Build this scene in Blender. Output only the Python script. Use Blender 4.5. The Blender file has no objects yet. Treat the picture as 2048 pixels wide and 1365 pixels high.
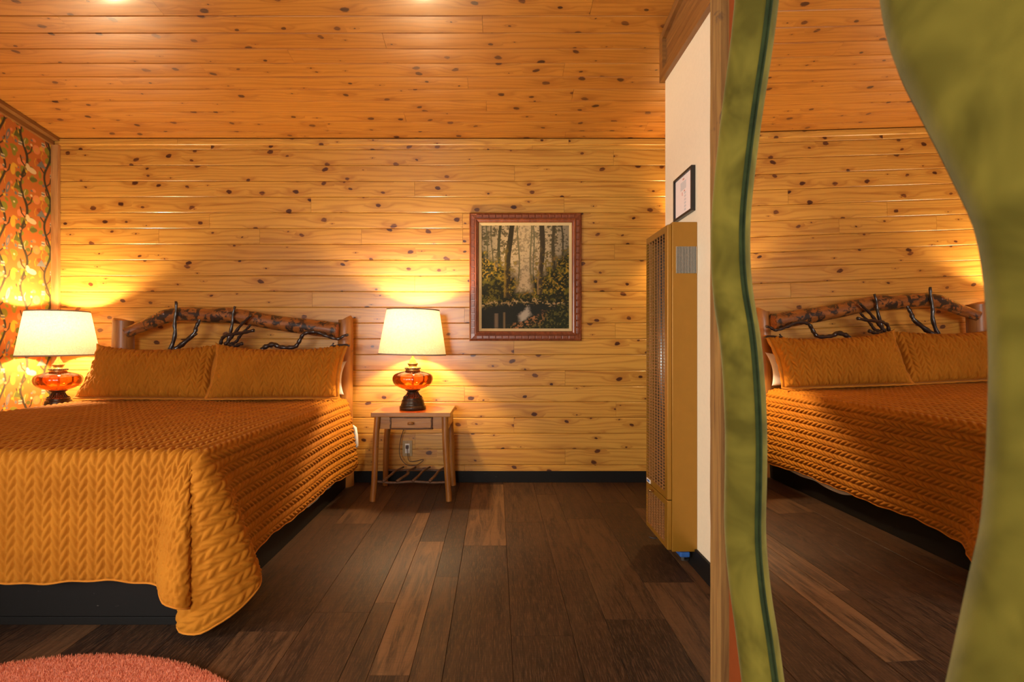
import bpy, bmesh, math, random
import numpy as np
from mathutils import Vector, Matrix

random.seed(7)
rng = np.random.default_rng(11)
scene = bpy.context.scene
C = scene.collection
PI = math.pi

# ------------------------------------------------------------------ camera, light, exposure
CAM_Z = 1.157
cam_d = bpy.data.cameras.new('camera')
cam = bpy.data.objects.new('camera', cam_d)
C.objects.link(cam)
cam.location = (0, 0, CAM_Z)
cam.rotation_euler = (PI / 2, 0, 0)
cam_d.sensor_width = 36
cam_d.lens = 18
cam_d.shift_x = (1024 - 992) / 2048
cam_d.shift_y = (686 - 682.5) / 2048
cam_d.clip_start = 0.02
cam_d.dof.use_dof = True
cam_d.dof.focus_distance = 3.4
cam_d.dof.aperture_fstop = 5.6
scene.camera = cam

world = bpy.data.worlds.new('sky')
scene.world = world
world.use_nodes = True
wn = world.node_tree.nodes
wn['Background'].inputs[0].default_value = (0.62, 0.75, 1.0, 1)
wn['Background'].inputs[1].default_value = 0.6

ASSUMED_SIDE_WINDOW = 250.0       # daylight through the assumed, unseen window in the left wall (W)
ASSUMED_FRONT_WINDOW = 165.0     # daylight through the assumed, unseen window behind the camera (W)
LAMP_W = 80.0           # each table lamp (W)
wl = bpy.data.lights.new('assumed_window_daylight', 'AREA')
wl.shape = 'RECTANGLE'
wl.size = 1.9
wl.size_y = 1.55
wl.energy = ASSUMED_SIDE_WINDOW
wl.color = (1.0, 0.96, 0.90)
wlo = bpy.data.objects.new('assumed_window_daylight', wl)
C.objects.link(wlo)
wlo.location = (-3.86, -0.15, 1.5)
wlo.rotation_euler = (PI / 2, 0, -PI / 2)

fl = bpy.data.lights.new('assumed_front_window_daylight', 'AREA')
fl.shape = 'RECTANGLE'
fl.size = 1.9
fl.size_y = 1.45
fl.energy = ASSUMED_FRONT_WINDOW
fl.color = (1.0, 0.96, 0.90)
flo = bpy.data.objects.new('assumed_front_window_daylight', fl)
C.objects.link(flo)
flo.location = (-1.55, -2.12, 1.55)
flo.rotation_euler = (PI / 2, 0, 0)

vs = scene.view_settings
vs.view_transform = 'Standard'
vs.look = 'None'
vs.exposure = 0.03
vs.gamma = 1.0
vs.use_curve_mapping = False
try:
    scene.cycles.use_denoising = True
    scene.cycles.max_bounces = 10
    scene.cycles.diffuse_bounces = 5
    scene.cycles.transparent_max_bounces = 12
    scene.cycles.sample_clamp_indirect = 6
except Exception:
    pass

# ------------------------------------------------------------------ helpers
F_PX = 1024.0


def P(px, py, Y):
    """the room point at depth Y that the photograph shows at pixel (px, py)"""
    return Vector(((px - 992) / F_PX * Y, Y, CAM_Z + (686 - py) / F_PX * Y))


def wloc(o):
    v = Vector((0, 0, 0))
    while o is not None:
        v += o.location
        o = o.parent
    return v


def tag(o, label=None, cat=None, group=None, kind=None):
    if label: o['label'] = label
    if cat: o['category'] = cat
    if group: o['group'] = group
    if kind: o['kind'] = kind
    return o


def empty(name, loc, label, cat, group=None):
    o = bpy.data.objects.new(name, None)
    o.empty_display_size = 0.1
    C.objects.link(o)
    o.location = loc
    return tag(o, label, cat, group)


def link_mesh(name, me, mat, parent, origin):
    o = bpy.data.objects.new(name, me)
    if mat is not None and not me.materials:
        me.materials.append(mat)
    C.objects.link(o)
    if parent is not None:
        o.parent = parent
        o.location = Vector(origin) - wloc(parent)
    else:
        o.location = origin
    return o


def build(name, verts, faces, mat, parent=None, smooth=False, uvs=None, cols=None):
    """one mesh object from world-space vertices; its origin sits at the middle of its underside"""
    V = np.asarray(verts, dtype=np.float64)
    lo, hi = V.min(0), V.max(0)
    org = np.array([(lo[0] + hi[0]) / 2, (lo[1] + hi[1]) / 2, lo[2]])
    me = bpy.data.meshes.new(name)
    if isinstance(faces, np.ndarray):
        n, k = faces.shape
        me.vertices.add(len(V))
        me.vertices.foreach_set('co', (V - org).astype(np.float32).ravel())
        me.loops.add(n * k)
        me.loops.foreach_set('vertex_index', faces.astype(np.int32).ravel())
        me.polygons.add(n)
        me.polygons.foreach_set('loop_start', np.arange(0, n * k, k, dtype=np.int32))
        me.polygons.foreach_set('loop_total', np.full(n, k, dtype=np.int32))
        me.update(calc_edges=True)
    else:
        me.from_pydata((V - org).tolist(), [], [list(f) for f in faces])
    if smooth:
        me.polygons.foreach_set('use_smooth', np.ones(len(me.polygons), dtype=bool))
    if uvs is not None:
        uvl = me.uv_layers.new(name='UVMap')
        idx = np.zeros(len(me.loops), dtype=np.int32)
        me.loops.foreach_get('vertex_index', idx)
        uvl.data.foreach_set('uv', np.asarray(uvs, dtype=np.float32)[idx].ravel())
    if cols is not None:
        ca = me.color_attributes.new('Col', 'FLOAT_COLOR', 'POINT')
        c4 = np.ones((len(V), 4), dtype=np.float32)
        c4[:, :3] = cols
        ca.data.foreach_set('color', c4.ravel())
    me.update()
    return link_mesh(name, me, mat, parent, org)


def grid_faces(n, m, close_n=False, close_m=False):
    """quads over an n x m vertex grid (row-major)"""
    i = np.arange(n if close_n else n - 1)
    j = np.arange(m if close_m else m - 1)
    I, J = np.meshgrid(i, j, indexing='ij')
    I2, J2 = (I + 1) % n, (J + 1) % m
    return np.stack([I * m + J, I2 * m + J, I2 * m + J2, I * m + J2], -1).reshape(-1, 4)


def merge(*vf):
    V, Fs, k = [], [], 0
    for v, f in vf:
        v = [tuple(q) for q in v]
        V += v
        Fs += [tuple(int(i) + k for i in g) for g in f]
        k += len(v)
    return V, Fs


def box_vf(x0, x1, y0, y1, z0, z1, b=0.0):
    if b <= 0:
        v = [(x, y, z) for x in (x0, x1) for y in (y0, y1) for z in (z0, z1)]
        f = [(0, 1, 3, 2), (4, 6, 7, 5), (0, 4, 5, 1), (2, 3, 7, 6), (0, 2, 6, 4), (1, 5, 7, 3)]
        return v, f
    bm = bmesh.new()
    bmesh.ops.create_cube(bm, size=1)
    for q in bm.verts:
        q.co = ((x0 + x1) / 2 + q.co.x * (x1 - x0), (y0 + y1) / 2 + q.co.y * (y1 - y0), (z0 + z1) / 2 + q.co.z * (z1 - z0))
    bmesh.ops.bevel(bm, geom=bm.edges[:], offset=b, segments=2, profile=0.6, affect='EDGES')
    bm.verts.index_update()
    v = [tuple(q.co) for q in bm.verts]
    f = [tuple(q.index for q in g.verts) for g in bm.faces]
    bm.free()
    return v, f


def box(name, x0, x1, y0, y1, z0, z1, mat, parent=None, b=0.0):
    v, f = box_vf(x0, x1, y0, y1, z0, z1, b)
    return build(name, v, f, mat, parent)


def tube_vf(pts, radii, seg=12, rough=0.0, caps=True, seed=0):
    pts = [Vector(p) for p in pts]
    n = len(pts)
    if not hasattr(radii, '__len__'):
        radii = [radii] * n
    r_ = random.Random(seed)
    tang = [(pts[min(i + 1, n - 1)] - pts[max(i - 1, 0)]).normalized() for i in range(n)]
    up = Vector((0, 1, 0)) if abs(tang[0].y) < 0.9 else Vector((1, 0, 0))
    a = tang[0].cross(up).normalized()
    V, Fs = [], []
    for i in range(n):
        a = (a - tang[i] * a.dot(tang[i])).normalized()
        b = tang[i].cross(a)
        for k in range(seg):
            t = 2 * PI * k / seg
            r = radii[i] * (1 + rough * (r_.random() - 0.5) * 2)
            V.append(tuple(pts[i] + (a * math.cos(t) + b * math.sin(t)) * r))
    for i in range(n - 1):
        for k in range(seg):
            k2 = (k + 1) % seg
            Fs.append((i * seg + k, i * seg + k2, (i + 1) * seg + k2, (i + 1) * seg + k))
    if caps:
        Fs.append(tuple(range(seg))[::-1])
        Fs.append(tuple((n - 1) * seg + k for k in range(seg)))
    return V, Fs


def smooth_path(pts, sub=5, radii=None):
    """Catmull-Rom through the points (radii interpolated with them)"""
    p = [np.array(q, float) for q in pts]
    p = [2 * p[0] - p[1]] + p + [2 * p[-1] - p[-2]]
    out, ro = [], []
    for i in range(1, len(p) - 2):
        for k in range(sub):
            t = k / sub
            out.append(0.5 * (2 * p[i] + (p[i + 1] - p[i - 1]) * t + (2 * p[i - 1] - 5 * p[i] + 4 * p[i + 1] - p[i + 2]) * t * t
                              + (3 * p[i] - p[i - 1] - 3 * p[i + 1] + p[i + 2]) * t ** 3))
            if radii is not None:
                ro.append(radii[i - 1] * (1 - t) + radii[i] * t)
    out.append(p[-2])
    if radii is not None:
        ro.append(radii[-1])
        return out, ro
    return out


def tube(name, pts, radii, mat, parent, seg=12, rough=0.0, seed=0):
    v, f = tube_vf(pts, radii, seg, rough, True, seed)
    return build(name, v, f, mat, parent, smooth=True)


def lathe_vf(profile, cx, cy, z0, seg=40, lobes=0, lobe_amp=0.0):
    V = []
    n = len(profile)
    for r, z in profile:
        for k in range(seg):
            t = 2 * PI * k / seg
            rr = r * (1 + lobe_amp * abs(math.sin(lobes * t / 2)) - lobe_amp) if lobes else r
            V.append((cx + rr * math.cos(t), cy + rr * math.sin(t), z0 + z))
    Fs = [tuple(f) for f in grid_faces(n, seg, close_m=True)]
    Fs = [f[::-1] for f in Fs]
    if profile[0][0] > 1e-4:
        Fs.append(tuple(range(seg))[::-1])
    if profile[-1][0] > 1e-4:
        Fs.append(tuple((n - 1) * seg + k for k in range(seg)))
    return V, Fs


def lathe(name, profile, cx, cy, z0, mat, parent, seg=40, lobes=0, lobe_amp=0.0):
    v, f = lathe_vf(profile, cx, cy, z0, seg, lobes, lobe_amp)
    o = build(name, v, f, mat, parent)
    me = o.data
    for p in me.polygons:
        p.use_smooth = len(p.vertices) == 4
    return o


def shade_auto(o, ang=35):
    me = o.data
    me.polygons.foreach_set('use_smooth', np.ones(len(me.polygons), dtype=bool))
    try:
        me.set_sharp_from_angle(angle=math.radians(ang))
    except Exception:
        pass
    return o


# ------------------------------------------------------------------ materials
class NT:
    def __init__(s, name):
        s.m = bpy.data.materials.new(name)
        s.m.use_nodes = True
        s.t = s.m.node_tree
        s.b = s.t.nodes['Principled BSDF']
        s.out = s.t.nodes['Material Output']

    def n(s, kind, **kw):
        q = s.t.nodes.new(kind)
        for k, v in kw.items():
            setattr(q, k, v)
        return q

    def l(s, a, b):
        s.t.links.new(a, b)

    def val(s, sock, v):
        if hasattr(v, 'is_linked'):
            s.l(v, sock)
        else:
            sock.default_value = v

    def math(s, op, a, b=0.0, c=0.0, clamp=False):
        q = s.n('ShaderNodeMath', operation=op)
        q.use_clamp = clamp
        s.val(q.inputs[0], a); s.val(q.inputs[1], b); s.val(q.inputs[2], c)
        return q.outputs[0]

    def comb(s, x, y, z=0.0):
        q = s.n('ShaderNodeCombineXYZ')
        s.val(q.inputs[0], x); s.val(q.inputs[1], y); s.val(q.inputs[2], z)
        return q.outputs[0]

    def noise(s, vec, scale=1.0, detail=2.0, rough=0.5, dims='3D', dist=0.0):
        q = s.n('ShaderNodeTexNoise', noise_dimensions=dims)
        s.l(vec, q.inputs['Vector'])
        q.inputs['Scale'].default_value = scale
        q.inputs['Detail'].default_value = detail
        q.inputs['Roughness'].default_value = rough
        q.inputs['Distortion'].default_value = dist
        return q.outputs['Fac']

    def ramp(s, fac, stops, interp='LINEAR'):
        q = s.n('ShaderNodeValToRGB')
        q.color_ramp.interpolation = interp
        e = q.color_ramp.elements
        while len(e) < len(stops):
            e.new(0.5)
        for k, (p, c) in enumerate(stops):
            e[k].position = p
            e[k].color = (c[0], c[1], c[2], 1)
        s.l(fac, q.inputs[0])
        return q.outputs[0]

    def mix(s, fac, a, b, mode='MIX'):
        q = s.n('ShaderNodeMix', data_type='RGBA', blend_type=mode)
        s.val(q.inputs[0], fac)
        for sock, v in ((q.inputs[6], a), (q.inputs[7], b)):
            if hasattr(v, 'is_linked'):
                s.l(v, sock)
            else:
                sock.default_value = (v[0], v[1], v[2], 1)
        return q.outputs[2]

    def maprange(s, v, a, b, c, d):
        q = s.n('ShaderNodeMapRange')
        q.interpolation_type = 'SMOOTHSTEP'
        s.val(q.inputs[0], v)
        for k, x in enumerate((a, b, c, d)):
            s.val(q.inputs[k + 1], x)
        return q.outputs[0]

    def bump(s, h, strength=0.3, dist=0.01):
        q = s.n('ShaderNodeBump')
        q.inputs['Strength'].default_value = strength
        q.inputs['Distance'].default_value = dist
        s.l(h, q.inputs['Height'])
        s.l(q.outputs[0], s.b.inputs['Normal'])

    def obj(s):
        return s.n('ShaderNodeTexCoord').outputs['Object']

    def set(s, **kw):
        names = {'base': 'Base Color', 'rough': 'Roughness', 'metal': 'Metallic', 'coat': 'Coat Weight', 'coat_rough': 'Coat Roughness',
                 'spec': 'Specular IOR Level', 'sheen': 'Sheen Weight', 'sheen_rough': 'Sheen Roughness', 'sheen_tint': 'Sheen Tint',
                 'trans': 'Transmission Weight', 'ior': 'IOR', 'alpha': 'Alpha'}
        for k, v in kw.items():
            sock = s.b.inputs[names[k]]
            if hasattr(v, 'is_linked'):
                s.l(v, sock)
            elif isinstance(v, tuple):
                sock.default_value = (v[0], v[1], v[2], 1)
            else:
                sock.default_value = v
        return s


def plain(name, col, rough=0.6, noise=0.0, scale=40.0, bump=0.0, **kw):
    t = NT(name)
    if noise > 0:
        nz = t.noise(t.obj(), scale, 4, 0.6)
        lo = tuple(c * (1 - noise) for c in col)
        hi = tuple(min(1, c * (1 + noise)) for c in col)
        t.set(base=t.ramp(nz, [(0.25, lo), (0.75, hi)]))
        if bump > 0:
            t.bump(nz, bump, 0.004)
    else:
        t.set(base=col)
    t.set(rough=rough, **kw)
    return t.m


def pine(name, light, mid, dark, knot, rough=0.33, knot_len=0.27, coat=0.25):
    """varnished knotty pine; UV is in metres, u along the board, with a separate offset for each board"""
    t = NT(name)
    uv = t.n('ShaderNodeUVMap', uv_map='UVMap').outputs[0]
    sp = t.n('ShaderNodeSeparateXYZ')
    t.l(uv, sp.inputs[0])
    u, v = sp.outputs[0], sp.outputs[1]
    vor = t.n('ShaderNodeTexVoronoi', voronoi_dimensions='2D', feature='F1')
    wob = t.noise(t.comb(t.math('MULTIPLY', u, 30), t.math('MULTIPLY', v, 60)), 1.0, 2, 0.5, '2D')
    cu, cv = t.math('DIVIDE', u, knot_len), t.math('DIVIDE', v, 0.15)
    t.l(t.comb(cu, cv), vor.inputs['Vector'])
    vor.inputs['Scale'].default_value = 1.0
    ps = t.n('ShaderNodeSeparateXYZ')
    t.l(vor.outputs['Position'], ps.inputs[0])
    du_ = t.math('MULTIPLY', t.math('SUBTRACT', cu, ps.outputs[0]), knot_len)
    dv_ = t.math('MULTIPLY', t.math('SUBTRACT', cv, ps.outputs[1]), 0.15)
    sc = t.n('ShaderNodeSeparateColor')
    t.l(vor.outputs['Color'], sc.inputs[0])
    sk = t.math('MULTIPLY_ADD', sc.outputs[1], 1.2, -0.6)
    du2 = t.math('DIVIDE', t.math('MULTIPLY_ADD', dv_, sk, du_), 1.45)
    wf = t.math('MULTIPLY_ADD', wob, 0.7, 0.65)
    d = t.math('MULTIPLY', t.math('SQRT', t.math('ADD', t.math('MULTIPLY', du2, du2), t.math('MULTIPLY', dv_, dv_))), wf)
    r = t.maprange(sc.outputs[0], 0.05, 1.0, 0.0042, 0.0190)
    core = t.maprange(t.math('DIVIDE', d, r), 0.7, 1.1, 1.0, 0.0)
    du3 = t.math('DIVIDE', du_, 3.2)
    dh = t.math('SQRT', t.math('ADD', t.math('MULTIPLY', du3, du3), t.math('MULTIPLY', dv_, dv_)))
    halo = t.maprange(t.math('DIVIDE', dh, r), 0.4, 3.0, 1.0, 0.0)
    # growth rings: long wavy bands that part around the knots
    w1 = t.noise(t.comb(t.math('MULTIPLY', u, 0.8), t.math('MULTIPLY', v, 7)), 1.0, 2, 0.5, '2D')
    g = t.math('ADD', t.math('ADD', t.math('MULTIPLY', v, 48), t.math('MULTIPLY', w1, 7.0)), t.math('MULTIPLY', halo, 1.6))
    ring = t.math('POWER', t.math('MULTIPLY_ADD', t.math('SINE', t.math('MULTIPLY', g, 3.6)), 0.5, 0.5), 3.0)
    fib = t.noise(t.comb(t.math('MULTIPLY', u, 5), t.math('MULTIPLY', v, 330)), 1.0, 3, 0.6, '2D')
    blot = t.noise(t.comb(t.math('MULTIPLY', u, 0.9), t.math('MULTIPLY', v, 17)), 1.0, 3, 0.55, '2D')
    heart = t.maprange(blot, 0.57, 0.74, 0.0, 1.0)
    oi = t.n('ShaderNodeObjectInfo')
    c = t.mix(t.math('MULTIPLY', oi.outputs['Random'], 0.45), light, mid)
    c = t.mix(t.math('MULTIPLY', heart, 0.5), c, dark)
    c = t.mix(t.math('MULTIPLY', ring, 0.42), c, dark)
    c = t.mix(t.math('MULTIPLY', t.maprange(fib, 0.35, 0.75, 0.0, 1.0), 0.22), c, dark)
    c = t.mix(t.math('MULTIPLY', halo, 0.45), c, dark)
    kc = t.mix(t.maprange(fib, 0.3, 0.7, 0, 1), t.mix(sc.outputs[2], knot, (0.26, 0.085, 0.02)), tuple(k * 0.4 for k in knot))
    c = t.mix(core, c, kc)
    t.set(base=c, rough=t.math('MULTIPLY_ADD', fib, 0.12, rough - 0.06), coat=coat, coat_rough=0.16)
    t.bump(t.math('ADD', t.math('MULTIPLY', fib, 0.3), t.math('MULTIPLY', blot, 0.8)), 0.10, 0.006)
    return t.m


def wood_obj(name, light, dark, axis=2, rough=0.4, stretch=(60, 60, 5), coat=0.15, patches=None):
    """wood for turned, sawn or peeled pieces, object coordinates"""
    t = NT(name)
    mp = t.n('ShaderNodeMapping')
    t.l(t.obj(), mp.inputs[0])
    mp.inputs['Scale'].default_value = stretch
    a = t.noise(mp.outputs[0], 1.0, 4, 0.6, dist=0.4)
    c = t.ramp(a, [(0.3, light), (0.52, tuple((p + q) / 2 for p, q in zip(light, dark))), (0.72, dark)])
    if patches:
        b = t.noise(t.obj(), patches[1], 4, 0.62, dist=0.5)
        c = t.mix(t.maprange(b, patches[2], patches[2] + 0.08, 0, 1), c, patches[0])
    t.set(base=c, rough=rough, coat=coat, coat_rough=0.2, spec=0.12 if rough > 0.6 else 0.5)
    t.bump(a, 0.25, 0.004)
    return t.m


M = {}
M['pine_wall'] = pine('pine_wall', (0.64, 0.33, 0.055), (0.51, 0.23, 0.032), (0.31, 0.10, 0.012), (0.085, 0.022, 0.008))
M['pine_ceiling'] = pine('pine_ceiling', (0.48, 0.198, 0.028), (0.40, 0.145, 0.018), (0.25, 0.075, 0.009), (0.075, 0.020, 0.007), rough=0.38, coat=0.3)
M['gap'] = plain('plank_gap_backing_board', (0.06, 0.028, 0.012), 0.9, 0.2)  # dark backing slab that shows in the joints between planks
M['pine_trim'] = wood_obj('pine_trim', (0.52, 0.26, 0.08), (0.30, 0.12, 0.03), stretch=(40, 40, 3))
M['stained_trim'] = wood_obj('stained_trim', (0.27, 0.115, 0.024), (0.13, 0.045, 0.010), stretch=(5, 2, 50))
M['timber'] = wood_obj('rough_timber', (0.25, 0.13, 0.036), (0.12, 0.055, 0.018), stretch=(60, 60, 4), rough=0.7, coat=0,
                       patches=((0.09, 0.05, 0.025), 9.0, 0.64))
M['white_wall'] = plain('cream_plaster', (0.76, 0.635, 0.43), 0.75, 0.03, 60, 0.05)
M['cream_wall'] = plain('cream_paint', (0.74, 0.66, 0.5), 0.8, 0.03, 30)
M['orange_wall'] = plain('burnt_orange_paint', (0.18, 0.038, 0.007), 0.85, 0.05, 50, 0.05, spec=0.1)
def scuffed_black():
    t = NT('black_painted_wood')
    mp = t.n('ShaderNodeMapping')
    t.l(t.obj(), mp.inputs[0])
    mp.inputs['Scale'].default_value = (22, 40, 75)
    a = t.noise(mp.outputs[0], 1.0, 4, 0.7)
    b = t.noise(t.obj(), 3.0, 2, 0.5)
    sc_f = t.math('MULTIPLY', t.maprange(a, 0.69, 0.74, 0.0, 1.0), t.maprange(b, 0.45, 0.6, 0.0, 1.0))
    t.set(base=t.mix(sc_f, (0.007, 0.006, 0.005), (0.10, 0.085, 0.065)), rough=0.55, spec=0.2)
    return t.m


M['black_base'] = scuffed_black()


def floor_mat():
    t = NT('dark_vinyl_plank')
    uv = t.n('ShaderNodeUVMap', uv_map='UVMap').outputs[0]
    sp = t.n('ShaderNodeSeparateXYZ')
    t.l(uv, sp.inputs[0])
    u, v = sp.outputs[0], sp.outputs[1]
    g1 = t.noise(t.comb(t.math('MULTIPLY', u, 2.2), t.math('MULTIPLY', v, 26)), 1.0, 5, 0.65, '2D', 0.8)
    g2 = t.noise(t.comb(t.math('MULTIPLY', u, 14), t.math('MULTIPLY', v, 210)), 1.0, 3, 0.7, '2D')
    saw = t.noise(t.comb(t.math('MULTIPLY', u, 130), t.math('MULTIPLY', v, 14)), 1.0, 2, 0.6, '2D')
    oi = t.n('ShaderNodeObjectInfo')
    tone = t.n('ShaderNodeSeparateColor')
    t.l(oi.outputs['Color'], tone.inputs[0])
    base = t.ramp(tone.outputs[0], [(0.0, (0.014, 0.0072, 0.0042)), (0.45, (0.046, 0.022, 0.0098)), (1.0, (0.175, 0.086, 0.034))])
    c = t.mix(t.maprange(g1, 0.35, 0.7, 0.0, 0.8), base, (0.012, 0.007, 0.005))
    c = t.mix(t.math('MULTIPLY', t.maprange(g2, 0.46, 0.70, 0.0, 1.0), 0.75), c, t.mix(0.55, base, (0.15, 0.078, 0.038)))
    c = t.mix(t.math('MULTIPLY', t.maprange(saw, 0.5, 0.8, 0.0, 1.0), 0.25), c, (0.02, 0.012, 0.008))
    t.set(base=c, rough=t.math('MULTIPLY_ADD', g2, 0.25, 0.40), spec=0.2)
    t.bump(t.math('ADD', g2, t.math('MULTIPLY', saw, 0.5)), 0.25, 0.003)
    return t.m


M['floor'] = floor_mat()


def col_attr_mat(name, rough, bump_scale=0, spec=0.3, coat=0.0):
    t = NT(name)
    a = t.n('ShaderNodeAttribute', attribute_name='Col')
    t.set(base=a.outputs['Color'], rough=rough, spec=spec, coat=coat)
    if bump_scale:
        t.bump(t.noise(t.obj(), bump_scale, 4, 0.6), 0.35, 0.004)
    return t.m


M['wallpaper'] = col_attr_mat('wallpaper_print', 0.75)
M['painting'] = col_attr_mat('oil_paint', 0.6, 220, 0.15, 0.0)


def velvet(name, lo, hi, sheen, tint, scale=7.0, rough=0.85):
    t = NT(name)
    mp = t.n('ShaderNodeMapping')
    t.l(t.obj(), mp.inputs[0])
    a = t.noise(mp.outputs[0], scale, 3, 0.55, dist=0.6)
    f = t.noise(t.obj(), 900, 2, 0.5)
    c = t.ramp(a, [(0.35, lo), (0.65, hi)])
    t.set(base=c, rough=rough, spec=0.15, sheen=sheen, sheen_rough=0.35, sheen_tint=tint)
    t.bump(f, 0.25, 0.002)
    return t.m


M['quilt'] = velvet('mustard_velvet_quilt', (0.35, 0.120, 0.0065), (0.41, 0.148, 0.009), 0.12, (1.0, 0.62, 0.25), 5)
M['quilt_edge'] = velvet('mustard_binding', (0.44, 0.15, 0.012), (0.52, 0.19, 0.018), 0.3, (1.0, 0.6, 0.25), 12)
M['green_velvet'] = velvet('green_velvet', (0.052, 0.041, 0.002), (0.120, 0.095, 0.010), 0.22, (0.9, 0.80, 0.40), 8)
M['green_piping'] = velvet('dark_green_piping', (0.010, 0.016, 0.003), (0.018, 0.026, 0.005), 0.05, (0.6, 0.8, 0.4), 30)
M['sheet'] = plain('white_cotton', (0.82, 0.78, 0.72), 0.85, 0.03, 30, 0.1)
M['rug_pile'] = plain('coral_rug_pile', (0.66, 0.20, 0.085), 0.95, 0.15, 130, 0.0, sheen=0.3)
M['log'] = wood_obj('varnished_log', (0.36, 0.125, 0.022), (0.15, 0.048, 0.012), stretch=(10, 40, 40), rough=0.4, coat=0.25,
                    patches=((0.030, 0.018, 0.012), 17.0, 0.485))
M['post'] = wood_obj('peeled_pine_post', (0.38, 0.155, 0.028), (0.20, 0.065, 0.012), stretch=(35, 35, 3), rough=0.45, coat=0.1,
                     patches=((0.13, 0.06, 0.03), 8.0, 0.66))
M['branch'] = plain('dark_lacquered_branch', (0.022, 0.013, 0.010), 0.3, 0.4, 60, 0.4, coat=0.5)
M['table_pine'] = wood_obj('table_pine', (0.46, 0.195, 0.030), (0.28, 0.10, 0.016), stretch=(4, 45, 30), rough=0.3, coat=0.3)
M['table_leg'] = wood_obj('table_leg_pole', (0.38, 0.15, 0.022), (0.19, 0.060, 0.010), stretch=(40, 40, 5), rough=0.4, coat=0.15,
                          patches=((0.10, 0.05, 0.025), 22.0, 0.63))
M['twig'] = plain('twig_bark', (0.11, 0.048, 0.018), 0.6, 0.5, 50, 0.4)
M['bronze'] = plain('dark_bronze', (0.05, 0.035, 0.022), 0.35, 0.4, 60, 0.2, metal=0.75)
M['brass'] = plain('antique_brass', (0.36, 0.21, 0.07), 0.32, 0.35, 70, 0.2, metal=0.9)
M['gold'] = plain('gold_enamel', (0.32, 0.145, 0.012), 0.34, 0.04, 15, 0.0, metal=0.45, coat=0.2, coat_rough=0.3)
M['grille'] = plain('copper_wire', (0.40, 0.19, 0.06), 0.4, 0.1, 30, 0.0, metal=0.5)
M['heater_dark'] = plain('heater_chamber_metal', (0.045, 0.055, 0.06), 0.4, 0.4, 8, 0.0, metal=0.6)
M['black_slot'] = plain('black_slot', (0.008, 0.007, 0.006), 0.8)
M['silver'] = plain('zinc', (0.5, 0.5, 0.47), 0.3, metal=0.9)
M['blue'] = plain('blue_tape', (0.02, 0.09, 0.30), 0.5, 0.3, 30)
M['frame_wood'] = wood_obj('carved_frame_wood', (0.28, 0.075, 0.022), (0.13, 0.03, 0.010), stretch=(40, 40, 12), rough=0.35, coat=0.35)
M['frame_dark'] = plain('frame_groove', (0.05, 0.012, 0.006), 0.6, 0.3)
M['liner'] = plain('linen_liner', (0.58, 0.42, 0.19), 0.85, 0.12, 400, 0.2)
M['black_frame'] = plain('black_frame', (0.012, 0.010, 0.009), 0.35, 0.2, 30)
M['paper'] = plain('pinkish_paper', (0.80, 0.68, 0.60), 0.7, 0.03, 20)
M['ink_grey'] = plain('grey_ink', (0.58, 0.54, 0.50), 0.7)
M['ink_red'] = plain('red_ink', (0.55, 0.25, 0.18), 0.7)
M['plate'] = plain('almond_plastic', (0.36, 0.24, 0.10), 0.4)
M['plastic_white'] = plain('white_plastic', (0.72, 0.66, 0.55), 0.4)
M['cord'] = plain('brown_cord', (0.05, 0.022, 0.012), 0.5)


def shade_mat():
    t = NT('linen_shade')
    nt = t.t
    nt.nodes.remove(t.b)
    tc = t.obj()
    mp = t.n('ShaderNodeMapping'); t.l(tc, mp.inputs[0]); mp.inputs['Scale'].default_value = (60, 60, 420)
    mq = t.n('ShaderNodeMapping'); t.l(tc, mq.inputs[0]); mq.inputs['Scale'].default_value = (330, 330, 25)
    a = t.noise(mp.outputs[0], 1.0, 3, 0.6)
    b = t.noise(mq.outputs[0], 1.0, 3, 0.6)
    w = t.math('MULTIPLY', t.math('ADD', a, b), 0.5)
    c = t.ramp(w, [(0.35, (0.66, 0.50, 0.28)), (0.62, (0.88, 0.76, 0.52))])
    df = t.n('ShaderNodeBsdfDiffuse'); t.l(c, df.inputs[0])
    tr = t.n('ShaderNodeBsdfTranslucent'); t.l(c, tr.inputs[0])
    mx = t.n('ShaderNodeMixShader'); mx.inputs[0].default_value = 0.075
    t.l(df.outputs[0], mx.inputs[1]); t.l(tr.outputs[0], mx.inputs[2])
    t.l(mx.outputs[0], t.out.inputs[0])
    return t.m


M['shade'] = shade_mat()
M['shade_trim'] = plain('shade_trim', (0.34, 0.26, 0.18), 0.8, 0.1, 200)


def amber_mat():
    t = NT('amber_glass')
    t.t.nodes.remove(t.b)
    tr = t.n('ShaderNodeBsdfTransparent')
    lw = t.n('ShaderNodeLayerWeight'); lw.inputs[0].default_value = 0.35
    c = t.ramp(lw.outputs['Facing'], [(0.0, (0.92, 0.40, 0.10)), (0.75, (0.80, 0.20, 0.03)), (1.0, (0.45, 0.06, 0.01))])
    t.l(c, tr.inputs[0])
    gl = t.n('ShaderNodeBsdfGlossy'); gl.inputs['Roughness'].default_value = 0.04
    fr = t.n('ShaderNodeFresnel'); fr.inputs[0].default_value = 1.5
    tl = t.n('ShaderNodeBsdfTranslucent'); tl.inputs[0].default_value = (0.95, 0.30, 0.05, 1)
    m0 = t.n('ShaderNodeMixShader'); m0.inputs[0].default_value = 0.22
    t.l(tr.outputs[0], m0.inputs[1]); t.l(tl.outputs[0], m0.inputs[2])
    mx = t.n('ShaderNodeMixShader')
    t.l(fr.outputs[0], mx.inputs[0]); t.l(m0.outputs[0], mx.inputs[1]); t.l(gl.outputs[0], mx.inputs[2])
    t.l(mx.outputs[0], t.out.inputs[0])
    return t.m


M['amber'] = amber_mat()


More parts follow.
